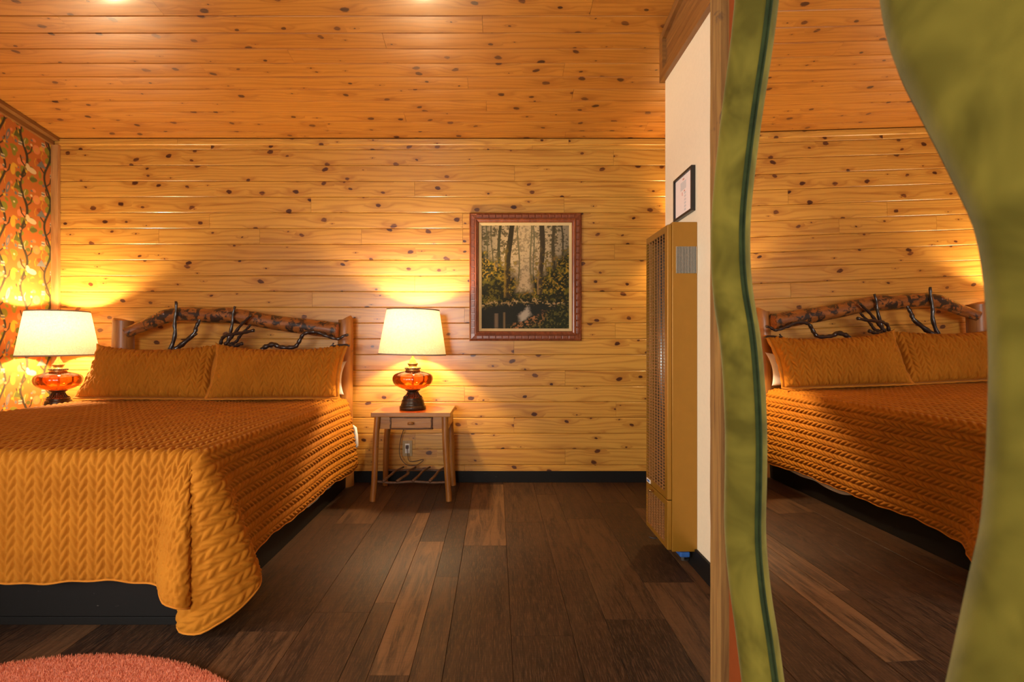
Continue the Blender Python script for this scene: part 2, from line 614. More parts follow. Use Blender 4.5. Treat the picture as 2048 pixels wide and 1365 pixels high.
def pane_mat():
    t = NT('window_glass')
    t.t.nodes.remove(t.b)
    tr = t.n('ShaderNodeBsdfTransparent')
    gl = t.n('ShaderNodeBsdfGlossy'); gl.inputs['Roughness'].default_value = 0.0
    fr = t.n('ShaderNodeFresnel'); fr.inputs[0].default_value = 1.3
    mx = t.n('ShaderNodeMixShader')
    t.l(fr.outputs[0], mx.inputs[0]); t.l(tr.outputs[0], mx.inputs[1]); t.l(gl.outputs[0], mx.inputs[2])
    t.l(mx.outputs[0], t.out.inputs[0])
    return t.m


M['pane'] = pane_mat()
M['mirror'] = NT('mirror_silver').set(base=(0.93, 0.93, 0.92), metal=1.0, rough=0.0).m


def bulb_mat():
    t = NT('lit_bulb')
    t.t.nodes.remove(t.b)
    e = t.n('ShaderNodeEmission')
    e.inputs[0].default_value = (1.0, 0.62, 0.26, 1)
    e.inputs[1].default_value = 30
    t.l(e.outputs[0], t.out.inputs[0])
    return t.m


M['bulb'] = bulb_mat()

# ------------------------------------------------------------------ room shell
XL, XR, YB, YF = -3.672, 2.6, 4.249, -1.9
TAN_C = math.tan(math.radians(9.0))
Z_J = 2.85                        # where the ceiling meets the back wall


def ceil_z(y):
    return Z_J + (YB - y) * TAN_C


def struct(o, label, cat):
    return tag(o, label, cat, kind='structure')


# --- floor
floor = struct(box('floor', XL - 0.1, XR + 0.1, YF - 0.1, YB + 0.15, -0.08, -0.006, M['gap']),
               'dark brown wood-look plank floor', 'floor')
cols = [-0.54, -0.445, -0.30, -0.185, 0.06, 0.305, 0.458, 0.711, 0.96, 1.06, 1.305]
rr = random.Random(5)
left = [cols[0]]
while left[0] > XL:
    left.insert(0, left[0] - rr.choice([0.10, 0.15, 0.245, 0.15, 0.245]))
left[0] = XL
if left[1] - left[0] < 0.05:
    left.pop(1)
right = [cols[-1]]
while right[-1] < XR:
    right.append(right[-1] + rr.choice([0.15, 0.245, 0.245]))
right[-1] = XR
seams = left[:-1] + cols + right[1:]
given = {(-0.54): [(3.48, 0.33), (2.276, 0.85), (1.1, 0.5)],
         (-0.445): [(2.978, 0.3), (1.78, 0.95), (0.6, 0.45)],
         (-0.30): [(3.75, 0.5), (2.53, 0.2), (1.3, 0.55)],
         (-0.185): [(4.18, 0.3), (2.92, 0.8), (1.6, 0.38)],
         (0.06): [(3.3, 0.48), (2.02, 0.42), (0.9, 0.3)],
         (0.305): [(3.9, 0.35), (2.6, 0.5), (1.35, 0.42)],
         (0.458): [(3.36, 0.32), (2.14, 0.55), (1.0, 0.24)],
         (0.711): [(3.7, 0.4), (2.47, 0.22), (1.25, 0.7)]}


def floor_plank(x0, x1, y0, y1, tone):
    g, c, t = 0.0006, 0.0012, 0.006
    x0 += g; x1 -= g; y0 += g; y1 -= g
    prof = [(x0, -t), (x0, -c), (x0 + c, 0), (x1 - c, 0), (x1, -c), (x1, -t)]
    V = [(x, y, z) for y in (y0, y1) for x, z in prof]
    Fs = [(k, k + 6, (k + 1) % 6 + 6, (k + 1) % 6) for k in range(6)] + [(0, 1, 2, 3, 4, 5), (11, 10, 9, 8, 7, 6)]
    ou, ov = rr.random() * 40, rr.random() * 40
    uv = [(q[1] + ou, q[0] + ov) for q in V]
    o = build('floor_plank', V, Fs, M['floor'], floor, uvs=uv)
    o.color = (tone, tone, tone, 1)
    return o


for k in range(len(seams) - 1):
    x0, x1 = seams[k], seams[k + 1]
    ends, tones = [YB], []
    if seams[k] in given:
        for y, tn in given[seams[k]]:
            ends.append(y); tones.append(tn)
    else:
        ends.append(YB - 0.2 - rr.random() * 1.1)
        tones.append(rr.choice([0.2, 0.3, 0.4, 0.5, 0.65]))
    while ends[-1] > YF:
        ends.append(ends[-1] - 1.22)
        tones.append(rr.choice([0.18, 0.28, 0.38, 0.48, 0.7]))
    ends[-1] = YF
    if ends[-2] - ends[-1] < 0.1:
        ends.pop(-2); tones.pop(-1)
    for a, b, tn in zip(ends[:-1], ends[1:], tones):
        if a - b > 0.02:
            floor_plank(x0, x1, b, a, tn)

# --- back wall with its boards
wall_back = struct(box('wall_back', XL - 0.1, XR + 0.1, YB + 0.014, YB + 0.12, 0, Z_J + 0.1, M['gap']),
                   'back wall clad in varnished knotty pine boards', 'wall')


def plank(parent, org, du, dv, dn, L, W, mat, t=0.014, c=0.0045, cd=0.005, gap=0.0008, cr=0.0007):
    """a board with both long edges eased; org is its lower corner on the front face"""
    org, du, dv, dn = (np.array(q, float) for q in (org, du, dv, dn))
    shell = [(gap, -t), (gap, -cd), (gap + c, -cr), (W - gap - c, -cr), (W - gap, -cd), (W - gap, -t)]
    crown = [(gap + c, -cr), (W * 0.25, -cr * 0.25), (W * 0.5, 0), (W * 0.75, -cr * 0.25), (W - gap - c, -cr)]
    V, uv = [], []
    ou, ov = rr.random() * 60, rr.random() * 60
    for s in (0.0007, L - 0.0007):
        for a, n in shell + crown:
            V.append(org + du * s + dv * a + dn * n)
            uv.append((s + ou, a + ov))
    q = len(shell) + len(crown)
    Fs = [(6 + k, 7 + k, 7 + k + q, 6 + k + q) for k in range(4)]
    Fs += [(k, k + 1, k + 1 + q, k + q) for k in (0, 1, 3, 4)] + [(5, 0, q, 5 + q)]
    Fs += [(5, 4, 3, 2, 1, 0), tuple(q + k for k in range(6))]
    o = build('plank', V, Fs, mat, parent, uvs=uv)
    o.data.polygons.foreach_set('use_smooth', [k < 4 for k in range(len(Fs))])
    return o


S_B = F_PX / YB                   # pixels per metre on the back wall


def bx_(px): return (px - 992) / S_B
def bz_(py): return CAM_Z + (686 - py) / S_B


row_y = [299.5 + 31.56 * k for k in range(21)] + [968]
joints = {0: [1227], 1: [1029], 2: [829], 3: [622], 4: [419], 5: [317.5, 519.5, 723, 925.5], 6: [1229], 7: [1029], 8: [829.5], 9: [624.5],
          10: [423], 11: [1230.5], 12: [1028], 13: [829], 14: [624], 15: [423], 16: [1232], 17: [1028], 18: [830], 19: [624], 20: [423]}
X0W, X1W = XL + 0.005, XR
for k in range(len(row_y) - 1):
    z1, z0 = bz_(row_y[k]), bz_(row_y[k + 1])
    if k == len(row_y) - 2:
        z0 = 0.0
    xs = [X0W] + [bx_(p) for p in joints[k]]
    while xs[-1] + 2.1 < X1W - 0.3:
        xs.append(xs[-1] + 2.1)
    xs.append(X1W)
    for a, b in zip(xs[:-1], xs[1:]):
        plank(wall_back, (a, YB, z0), (1, 0, 0), (0, 0, 1), (0, -1, 0), b - a, z1 - z0, M['pine_wall'])
# the narrow top board and the cover strip under the ceiling
zt = bz_(299.5)
for a, b in ((X0W, bx_(422)), (bx_(422), 0.3), (0.3, X1W)):
    plank(wall_back, (a, YB, zt), (1, 0, 0), (0, 0, 1), (0, -1, 0), b - a, Z_J - zt - 0.002, M['pine_wall'])
for a, b in ((X0W, bx_(357)), (bx_(357), 0.6), (0.6, X1W)):
    plank(wall_back, (a, YB - 0.016, bz_(291.5)), (1, 0, 0), (0, 0, 1), (0, -1, 0), b - a, Z_J - bz_(291.5) - 0.002, M['pine_wall'], c=0.004)
box('baseboard', XL, XR, YB - 0.014, YB - 0.0005, 0, 0.093, M['black_base'], wall_back, b=0.002)

# --- ceiling boards
ca, sa = math.cos(math.radians(9)), math.sin(math.radians(9))
LEN_C = (YB - YF) / ca
V = []
for y in (YB + 0.12, YF - 0.1):
    for x in (XL - 0.1, XR + 0.1):
        z = ceil_z(y)
        V += [(x, y, z + 0.0155), (x, y, z + 0.13)]
Fs = [(0, 2, 6, 4), (1, 5, 7, 3), (0, 1, 3, 2), (4, 6, 7, 5), (0, 4, 5, 1), (2, 3, 7, 6)]
ceiling = struct(build('ceiling', V, Fs, M['gap']), 'sloping ceiling of amber varnished pine boards', 'ceiling')
c_join = {0: [(511, 270), (1130, 270)], 1: [(654, 254), (1292, 254)], 2: [(810, 234)], 3: [(973, 213)], 4: [(97, 190), (1145, 190)],
          5: [(245, 165)], 6: [(410, 140)], 7: [(582, 113)], 8: [(769, 83)], 9: [(133, 51), (965, 51)], 10: [(315, 16), (1183, 16)]}
s, k = 0.0, 0
widths = [0.106] + [0.132] * 60
while s < LEN_C - 0.02:
    w = min(widths[k], LEN_C - s)
    y0 = YB - s * ca
    z0 = Z_J + s * sa
    ym = y0 - w / 2 * ca
    xs = [XL]
    if k in c_join:
        xs += [(p - 992) / F_PX * ym for p, _ in c_join[k]]
    else:
        xs.append(XL + 0.4 + rr.random() * 2.0)
    while xs[-1] + 2.4 < XR - 0.3:
        xs.append(xs[-1] + 2.4)
    xs.append(XR)
    for a, b in zip(xs[:-1], xs[1:]):
        plank(ceiling, (a, y0, z0), (1, 0, 0), (0, -ca, sa), (0, -sa, -ca), b - a, w, M['pine_ceiling'], cd=0.006, cr=0.0015)
    s += w
    k += 1

# --- left wall: slab with an assumed window opening, wallpaper on it
WY0, WY1, WZ0, WZ1 = -1.05, 0.75, 0.78, 2.22
parts = []
ZT = ceil_z(YF) + 0.1
for y0, y1, z0, z1 in ((YF - 0.1, WY0, 0, ceil_z(WY0)), (WY1, YB + 0.1, 0, Z_J), (WY0, WY1, 0, WZ0), (WY0, WY1, WZ1, ceil_z(WY1))):
    parts.append(box_vf(XL - 0.14, XL, y0, y1, z0, z1))
# triangle up to the slope
V = [(x, y, z) for x in (XL - 0.14, XL) for y, z in ((YB + 0.1, Z_J - 0.02), (WY1, Z_J - 0.02), (WY1, ceil_z(WY1)), )]
parts.append((V, [(0, 2, 1), (3, 4, 5), (0, 1, 4, 3), (1, 2, 5, 4), (2, 0, 3, 5)]))
v, f = merge(*parts)
wall_left = struct(build('wall_left', v, f, M['orange_wall']), 'left wall with patterned orange wallpaper', 'wall')

# assumed window in the left wall, out of view (behind the camera's left)
win = box('assumed_window_1', XL - 0.13, XL + 0.012, WY0 - 0.06, WY1 + 0.06, WZ0 - 0.06, WZ0, M['pine_trim'], None, 0.004)
struct(win, 'assumed pine framed window in the left wall, out of view', 'window')
box('window_frame', XL - 0.13, XL + 0.012, WY0 - 0.06, WY0, WZ0, WZ1, M['pine_trim'], win)
box('window_frame', XL - 0.13, XL + 0.012, WY1, WY1 + 0.06, WZ0, WZ1, M['pine_trim'], win)
box('window_frame', XL - 0.13, XL + 0.012, WY0 - 0.06, WY1 + 0.06, WZ1, WZ1 + 0.06, M['pine_trim'], win)
for a, b in ((WY0, -0.17), (-0.13, WY1)):
    box('pane', XL - 0.075, XL - 0.07, a, b, WZ0, WZ1, M['pane'], win)
box('mullion', XL - 0.1, XL - 0.04, -0.17, -0.13, WZ0, WZ1, M['pine_trim'], win)

# wallpaper, printed on a fine grid of points
TW, TH, RES = 0.54, 0.40, 0.0035


def wallpaper_tile():
    RES = 0.0018
    nx, ny = 300, 222
    yy, xx = np.meshgrid((np.arange(ny) + 0.5) * TH / ny, (np.arange(nx) + 0.5) * TW / nx, indexing='ij')
    img = np.zeros((ny, nx, 3)) + np.array([0.46, 0.135, 0.02])

    def per(ax, ay):
        dx = (xx - ax + TW / 2) % TW - TW / 2
        dy = (yy - ay + TH / 2) % TH - TH / 2
        return dx, dy

    def ell(ax, ay, rx, ry, col, rot=0.0):
        dx, dy = per(ax, ay)
        c, s_ = math.cos(rot), math.sin(rot)
        u, v_ = (dx * c + dy * s_) / rx, (-dx * s_ + dy * c) / ry
        img[u * u + v_ * v_ < 1] = col

    def stroke(pts, w, col):
        for (ax, ay), (bx, by) in zip(pts[:-1], pts[1:]):
            n = max(2, int(math.hypot(bx - ax, by - ay) / 0.004))
            for q in range(n + 1):
                t_ = q / n
                dx, dy = per(ax + (bx - ax) * t_, ay + (by - ay) * t_)
                img[dx * dx + dy * dy < w * w] = col

    def tri(ax, ay, w, h, col):
        dx, dy = per(ax, ay)
        img[(np.abs(dx) < w * (0.5 - dy / h)) & (np.abs(dy) < h / 2)] = col

    olive, moss, gold_, cream = (0.22, 0.21, 0.02), (0.11, 0.115, 0.018), (0.62, 0.36, 0.03), (0.66, 0.52, 0.25)
    dark, slate, coral, rust = (0.045, 0.035, 0.014), (0.16, 0.16, 0.13), (0.66, 0.22, 0.07), (0.34, 0.07, 0.015)
    r_ = random.Random(3)
    for _ in range(44):
        ell(r_.random() * TW, r_.random() * TH, 0.012 + 0.02 * r_.random(), 0.010 + 0.03 * r_.random(),
            r_.choice([olive, olive, moss, gold_, coral, rust, olive]), r_.random() * 3)
    # branches climbing through the repeat
    for x0, ph, w in ((0.06, 0.0, 0.010), (0.27, 1.7, 0.011), (0.45, 3.5, 0.009)):
        stroke([(x0 + 0.030 * math.sin(2 * PI * q / 16 + ph), TH * q / 16) for q in range(17)], w, dark)
        for q in range(4):
            yb = TH * (q + 0.3) / 4
            sgn = 1 if q % 2 else -1
            xb = x0 + 0.030 * math.sin(2 * PI * yb / TH + ph)
            stroke([(xb, yb), (xb + sgn * 0.035, yb + 0.035), (xb + sgn * 0.045, yb + 0.075)], 0.0055, dark)
    ell(0.16, 0.30, 0.033, 0.036, coral)
    for q in range(12):
        a_ = q * PI / 6
        stroke([(0.16, 0.30), (0.16 + 0.027 * math.cos(a_), 0.30 + 0.027 * math.sin(a_))], 0.0016, gold_)
    ell(0.20, 0.12, 0.040, 0.022, cream, 0.2); ell(0.235, 0.135, 0.018, 0.030, cream, -0.3)
    ell(0.35, 0.22, 0.018, 0.036, olive); ell(0.36, 0.08, 0.020, 0.042, gold_); ell(0.50, 0.30, 0.020, 0.040, olive)
    ell(0.40, 0.33, 0.014, 0.046, slate, 0.25); ell(0.40, 0.33, 0.005, 0.020, coral, 0.25)
    tri(0.115, 0.20, 0.045, 0.055, slate); tri(0.33, 0.365, 0.04, 0.05, moss)
    for ax, ay in ((0.10, 0.36), (0.30, 0.30), (0.02, 0.13), (0.44, 0.15)):
        dx, dy = per(ax, ay)
        m_ = (np.abs(dx) < 0.016) & (np.abs(dy) < 0.018)
        img[m_] = cream
        img[m_ & ((dy * 140).astype(int) % 2 == 0)] = slate
    for _ in range(30):
        ell(r_.random() * TW, r_.random() * TH, 0.006 + 0.006 * r_.random(), 0.006 + 0.008 * r_.random(), r_.choice([gold_, gold_, cream, slate, coral]))
    for _ in range(10):
        ax, ay = r_.random() * TW, r_.random() * TH
        stroke([(ax, ay), (ax + 0.008, ay + 0.03), (ax - 0.004, ay + 0.06)], 0.0025, r_.choice([gold_, cream]))
    sm = img
    for ax_ in (0, 1):
        sm = 0.5 * sm + 0.25 * np.roll(sm, 1, ax_) + 0.25 * np.roll(sm, -1, ax_)
    return sm


TILE = wallpaper_tile()


def wallpaper_panel(ya, yb, res):
    z0, z1a, z1b = 0.0, bz_(291), 0
    n, m = int((yb - ya) / res) + 1, int(2.86 / res) + 1
    yy, zz = np.meshgrid(np.linspace(ya, yb, n), np.linspace(0.0, 1.0, m), indexing='ij')
    top = Z_J - 0.055 + (YB - yy) * TAN_C
    zz = zz * top
    V = np.stack([np.full(yy.size, XL + 0.0015), yy.ravel(), zz.ravel()], 1)
    fy = (YB - yy.ravel()) / TW * TILE.shape[1]
    fz = zz.ravel() / TH * TILE.shape[0]
    iy, iz = np.floor(fy).astype(int), np.floor(fz).astype(int)
    ty, tz = (fy - iy)[:, None], (fz - iz)[:, None]
    ny_, nz_ = TILE.shape[1], TILE.shape[0]
    col_ = ((TILE[iz % nz_, iy % ny_] * (1 - ty) + TILE[iz % nz_, (iy + 1) % ny_] * ty) * (1 - tz)
            + (TILE[(iz + 1) % nz_, iy % ny_] * (1 - ty) + TILE[(iz + 1) % nz_, (iy + 1) % ny_] * ty) * tz)
    return build('wallpaper', V, grid_faces(n, m)[:, ::-1], M['wallpaper'], wall_left, cols=col_)


y = YB
for q in range(5):
    wallpaper_panel(y - 0.54, y, RES if q == 0 else (0.0055 if q == 1 else 0.011))
    y -= 0.54
# boards at the top of the left wall and the corner board
V = []
for yy_ in (YB, YF):
    zc = ceil_z(yy_)
    for x, z in ((XL + 0.001, zc - 0.065), (XL + 0.024, zc - 0.065), (XL + 0.024, zc - 0.002), (XL + 0.001, zc - 0.002)):
        V.append((x, yy_, z))
trim1 = struct(build('trim_1', V, [(0, 1, 5, 4), (1, 2, 6, 5), (2, 3, 7, 6), (3, 0, 4, 7), (3, 2, 1, 0), (4, 5, 6, 7)], M['stained_trim']),
               'sloping stained board along the top of the wallpapered wall', 'trim')
V = []
for yy_ in (YB - 0.02, YF):
    zc = ceil_z(yy_)
    for x, z in ((XL + 0.024, zc - 0.03), (XL + 0.065, zc - 0.03), (XL + 0.065, zc - 0.003), (XL + 0.024, zc - 0.003)):
        V.append((x, yy_, z))
build('cove_strip', V, [(0, 1, 5, 4), (1, 2, 6, 5), (2, 3, 7, 6), (3, 0, 4, 7), (3, 2, 1, 0), (4, 5, 6, 7)], M['stained_trim'], trim1)
struct(box('trim_2', XL + 0.002, XL + 0.06, YB - 0.03, YB - 0.0005, 0.09, bz_(292), M['pine_trim'], None, 0.003),
       'upright pine corner board where wallpaper meets pine wall', 'trim')

# --- right side: cream wall end with the header, hall behind it
XW = 1.025
wall_right = struct(box('wall_right', XW, XW + 0.12, 1.35, 3.10, 0, 2.742, M['white_wall']), 'cream plastered side wall behind the gold heater', 'wall')
box('baseboard', XW - 0.014, XW - 0.0005, 1.36, 3.10, 0, 0.105, M['black_base'], wall_right, 0.002)
hd = [box_vf(XW - 0.028, XW + 0.14, 1.36, 3.125, 2.742, 2.80), box_vf(XW - 0.028, XW + 0.14, 3.07, 3.125, 2.80, ceil_z(3.125) - 0.003)]
v, f = merge(*hd)
header = struct(build('trim_3', v, f, M['stained_trim']), 'brown stained wood header frame above the cream wall', 'trim')
V = []
for yy_ in (3.07, 1.36):
    zc = ceil_z(yy_)
    for x, z in ((XW - 0.028, zc - 0.055), (XW + 0.0, zc - 0.055), (XW + 0.0, zc - 0.003), (XW - 0.028, zc - 0.003)):
        V.append((x, yy_, z))
build('top_rail', V, [(0, 1, 5, 4), (1, 2, 6, 5), (2, 3, 7, 6), (3, 0, 4, 7), (3, 2, 1, 0), (4, 5, 6, 7)], M['stained_trim'], header)
V = []
for x in (XW - 0.006, XW + 0.1):
    V += [(x, 3.07, 2.80), (x, 1.36, 2.80), (x, 1.36, ceil_z(1.36) - 0.01), (x, 3.07, ceil_z(3.07) - 0.01)]
build('inset_panel', V, [(0, 1, 2, 3), (7, 6, 5, 4), (0, 4, 5, 1), (1, 5, 6, 2), (2, 6, 7, 3), (3, 7, 4, 0)], M['stained_trim'], header)
# the orange partition the mirror hangs on
XO = 0.605
V = []
for x in (XO, XW + 0.12):
    V += [(x, YF, 0), (x, 1.34, 0), (x, 1.34, ceil_z(1.34) - 0.002), (x, YF, ceil_z(YF) - 0.002)]
QF = [(0, 1, 2, 3), (7, 6, 5, 4), (0, 4, 5, 1), (1, 5, 6, 2), (2, 6, 7, 3), (3, 7, 4, 0)]
QF = [q[::-1] for q in QF]
struct(build('wall_partition', V, QF, M['orange_wall']), 'burnt orange partition wall carrying the wavy mirror', 'wall')
zz_ = ceil_z(1.36)
post_pts = []
n = 40
V = []
for i in range(n + 1):
    z = (zz_ - 0.012) * i / n
    j = 0.0022 * (rr.random() - 0.5) * 2
    j2 = 0.0010 * (rr.random() - 0.5) * 2
    V += [(XO - 0.021, 1.329 + j2, z), (XO - 0.021, 1.396 + j, z), (XO + 0.06, 1.396 + j, z), (XO + 0.06, 1.329, z)]
Fs = [tuple(q) for q in grid_faces(n + 1, 4, close_m=True)] + [(0, 1, 2, 3)[::-1], tuple(4 * n + q for q in range(4))]
struct(build('trim_4', V, Fs, M['timber']), 'rough sawn upright timber at the edge of the orange wall', 'trim')
# wall behind the camera and the hall's far side
VX0, VX1, VZ0, VZ1 = -2.45, -0.65, 0.85, 2.25  # opening for an assumed window, added to bring in frontal daylight
v, f = merge(box_vf(XL - 0.1, VX0, YF - 0.14, YF, 0, ceil_z(YF)), box_vf(VX1, XO, YF - 0.14, YF, 0, ceil_z(YF)),
             box_vf(VX0, VX1, YF - 0.14, YF, 0, VZ0), box_vf(VX0, VX1, YF - 0.14, YF, VZ1, ceil_z(YF)))
struct(build('wall_front', v, f, M['cream_wall']), 'cream wall behind the camera', 'wall')
w2 = struct(box('assumed_window_2', VX0 - 0.06, VX1 + 0.06, YF - 0.13, YF + 0.012, VZ0 - 0.06, VZ0, M['pine_trim'], None, 0.004),
            'assumed pine framed window, out of view in the wall behind the camera', 'window')
box('window_frame', VX0 - 0.06, VX0, YF - 0.13, YF + 0.012, VZ0, VZ1, M['pine_trim'], w2)
box('window_frame', VX1, VX1 + 0.06, YF - 0.13, YF + 0.012, VZ0, VZ1, M['pine_trim'], w2)
box('window_frame', VX0 - 0.06, VX1 + 0.06, YF - 0.13, YF + 0.012, VZ1, VZ1 + 0.06, M['pine_trim'], w2)
for a, b in ((VX0, -1.57), (-1.53, VX1)):
    box('pane', a, b, YF - 0.075, YF - 0.07, VZ0, VZ1, M['pane'], w2)
box('mullion', -1.57, -1.53, YF - 0.1, YF - 0.04, VZ0, VZ1, M['pine_trim'], w2)
struct(box('wall_hall', XR, XR + 0.1, 1.3, YB + 0.1, 0, ceil_z(1.3), M['cream_wall']), 'cream wall at the end of the side passage', 'wall')
struct(box('wall_hall_side', XW + 0.12, XR, 1.2, 1.3, 0, ceil_z(1.25), M['cream_wall']), 'cream wall closing the side passage', 'wall')

# ------------------------------------------------------------------ bed
BX0, BX1, BY0, BY1 = -3.13, -1.20, 2.094, 4.10     # base
ZQ = 0.715                                          # top of the quilt


def leaf_height(u, v, w=0.0356, p=0.047, slant=1.15):
    """puffed leaf quilting: columns along v, leaves leaning out from every second stitch line"""
    q = u / w
    col = np.floor(q)
    s_ = q - col
    odd = np.mod(col, 2)
    a = np.where(odd > 0.5, s_, 1 - s_)                     # 0 at the stem, 1 at the outer line
    ph = v / p - slant * (a ** 1.1) + 0.5 * odd * 0.6
    t_ = ph - np.floor(ph)
    body = 1 - np.abs(2 * s_ - 1) ** 3.0
    leaf = 1 - np.abs(2 * t_ ** 0.9 - 1) ** 2.6
    return np.clip(body, 0, 1) * np.clip(leaf, 0, 1)


def grid_normals(Pg):
    du = np.gradient(Pg, axis=0)
    dv = np.gradient(Pg, axis=1)
    n_ = np.cross(du, dv)
    return n_ / (np.linalg.norm(n_, axis=2, keepdims=True) + 1e-12)


bed = empty('bed', (-2.165, 3.1, 0), 'low black platform bed with a peeled log headboard', 'bed')
base = box('base_panel', BX0, BX1, BY0, BY0 + 0.03, 0.036, 0.30, M['black_base'], bed, 0.003)
box('toe_board', BX0 + 0.005, BX1 - 0.005, BY0 + 0.004, BY0 + 0.03, 0.0, 0.032, M['black_base'], bed, 0.002)
box('side_panel', BX1 - 0.03, BX1, BY0 + 0.03, BY1, 0.0, 0.30, M['black_base'], bed, 0.002)
box('side_panel', BX0, BX0 + 0.03, BY0 + 0.03, BY1, 0.0, 0.30, M['black_base'], bed, 0.002)
box('platform', BX0 + 0.03, BX1 - 0.03, BY0 + 0.03, BY1, 0.24, 0.28, M['black_base'], bed)
mt = box('mattress', BX0 + 0.01, BX1 - 0.002, BY0 + 0.012, BY1 - 0.02, 0.30, 0.69, M['sheet'], bed, 0.05)
shade_auto(mt)
# sheet hanging out under the quilt on the right
n, m = 60, 8
V = []
for i in range(n):
    y = 2.62 + (4.10 - 2.62) * i / (n - 1)
    dep = 0.14 + 0.022 * math.sin(y * 5.0) + 0.012 * math.sin(y * 13)
    if y > 3.95:
        dep += 0.9 * (y - 3.95)
    for j in range(m):
        t_ = j / (m - 1)
        V.append((BX1 + 0.004 + 0.018 * math.sin(t_ * 2.4) + 0.004 * math.sin(y * 30) * t_, y, 0.42 * (1 - t_) + dep * t_))
sh = build('sheet_edge', V, grid_faces(n, m), M['sheet'], bed, smooth=True)

tube('sheet_edge', [(-1.135, 4.055, 0.50), (-1.118, 4.06, 0.48), (-1.110, 4.06, 0.42), (-1.104, 4.06, 0.34), (-1.12, 4.06, 0.31)], [0.008, 0.014, 0.016, 0.014, 0.008], M['sheet'], bed, 12)
# headboard: posts, arched log and black branches
HY = 4.14


def log_post(px0, px1, py_top, Y, seed):
    c0 = P((px0 + px1) / 2, py_top, Y)
    r = (px1 - px0) / 2 / F_PX * Y
    n_ = 14
    pts, rad = [], []
    for i in range(n_ + 1):
        t_ = i / n_
        pts.append((c0.x + 0.004 * math.sin(5 * t_ + seed), Y, c0.z * t_))
        rad.append(r * (1.04 - 0.05 * t_ + 0.02 * math.sin(9 * t_ + seed)))
    pts.append((c0.x, Y, c0.z + 0.004)); rad.append(r * 0.9)
    return shade_auto(tube('headboard_post', pts, rad, M['post'], bed, 18, 0.025, seed), 40)


log_post(228, 266, 642, 4.135, 1)
log_post(676, 706, 640, 4.15, 2)
lp = [(252, 666), (280, 655), (308, 643), (330, 634), (347, 630), (380, 629), (420, 632), (455, 631), (500, 637), (545, 645), (590, 651), (630, 656), (676, 662)]
lr = [0.040, 0.043, 0.048, 0.055, 0.052, 0.055, 0.056, 0.060, 0.058, 0.057, 0.060, 0.062, 0.064]
yy_ = [HY - 0.075 + 0.0 * k for k in range(len(lp))]
yy_[0] = HY - 0.10
pp, rr_ = smooth_path([tuple(P(a, b, y_)) for (a, b), y_ in zip(lp, yy_)], 5, lr)
beam = shade_auto(tube('headboard_log', pp, rr_, M['log'], bed, 20, 0.035, 3), 60)
for a, b, r in ((330, 629, 0.05), (458, 625, 0.045), (395, 626, 0.035)):
    c0 = P(a, b, HY - 0.09)
    pr = [(0.001, -r * 0.7), (r * 0.6, -r * 0.5), (r * 0.85, 0), (r * 0.6, r * 0.45), (0.3 * r, r * 0.52), (0.001, r * 0.5)]
    lathe('log_knot', pr, c0.x, c0.y, c0.z, M['log'], beam, 14)


def branch(pts, r0, r1, Y0, Y1, seed):
    n_ = len(pts)
    q = [tuple(P(a, b, Y0 + (Y1 - Y0) * i / (n_ - 1))) for i, (a, b) in enumerate(pts)]
    rad = [1.2 * (r0 + (r1 - r0) * i / (n_ - 1)) for i in range(n_)]
    pp_, rd = smooth_path(q, 4, rad)
    rd = [x * (1 + 0.16 * math.sin(i * 1.7 + seed)) for i, x in enumerate(rd)]
    return tube('branch', pp_, rd, M['branch'], bed, 9, 0.10, seed)


YBR = HY - 0.15
branch([(318, 716), (333, 708), (342, 696), (350, 668), (349, 648), (352, 622), (352, 603)], 0.016, 0.009, YBR, YBR + 0.01, 1)
branch([(340, 704), (352, 698), (368, 686), (388, 668), (392, 655), (398, 643), (402, 633)], 0.017, 0.010, YBR, YBR + 0.05, 2)
branch([(389, 671), (394, 668)], 0.008, 0.005, YBR, YBR - 0.01, 3)
branch([(424, 705), (432, 697), (441, 688), (444, 678), (452, 672), (470, 668), (490, 665), (508, 661)], 0.012, 0.010, YBR + 0.03, YBR - 0.03, 4)
branch([(450, 690), (456, 682), (461, 664), (465, 645), (466, 628), (470, 613)], 0.013, 0.007, YBR, YBR - 0.01, 5)
branch([(454, 688), (460, 678), (473, 662), (484, 648), (495, 638), (502, 631)], 0.011, 0.008, YBR, YBR - 0.03, 6)
branch([(462, 688), (472, 684), (479, 674), (488, 664), (498, 654), (501, 650)], 0.010, 0.007, YBR + 0.01, YBR - 0.02, 7)
branch([(458, 689), (468, 693), (477, 690), (485, 687)], 0.012, 0.011, YBR, YBR - 0.02, 8)
branch([(522, 708), (526, 698), (534, 693), (548, 689), (558, 694), (574, 696), (590, 694), (597, 686), (603, 674), (610, 667), (624, 664),
        (638, 666), (652, 672), (668, 677), (678, 678), (688, 672), (697, 670)], 0.016, 0.008, YBR + 0.01, YBR - 0.02, 9)
branch([(660, 696), (666, 689), (667, 686)], 0.006, 0.004, YBR, YBR, 10)
branch([(660, 694), (672, 692), (690, 690), (699, 692)], 0.006, 0.007, YBR, YBR - 0.02, 11)

# quilt: the top, and one strip that hangs down the left, front and right sides with a folded corner
QX0, QX1, QYF, QYB = -3.165, -1.175, 2.055, 4.02
quilt = empty('quilt', (-2.165, 3.1, 0.7), 'mustard velvet quilt with leaf stitching spread over the bed', 'quilt')
STEP = 0.0046
nx, ny = int((QX1 - QX0) / STEP), int((QYB - QYF) / STEP)
RND = 0.045


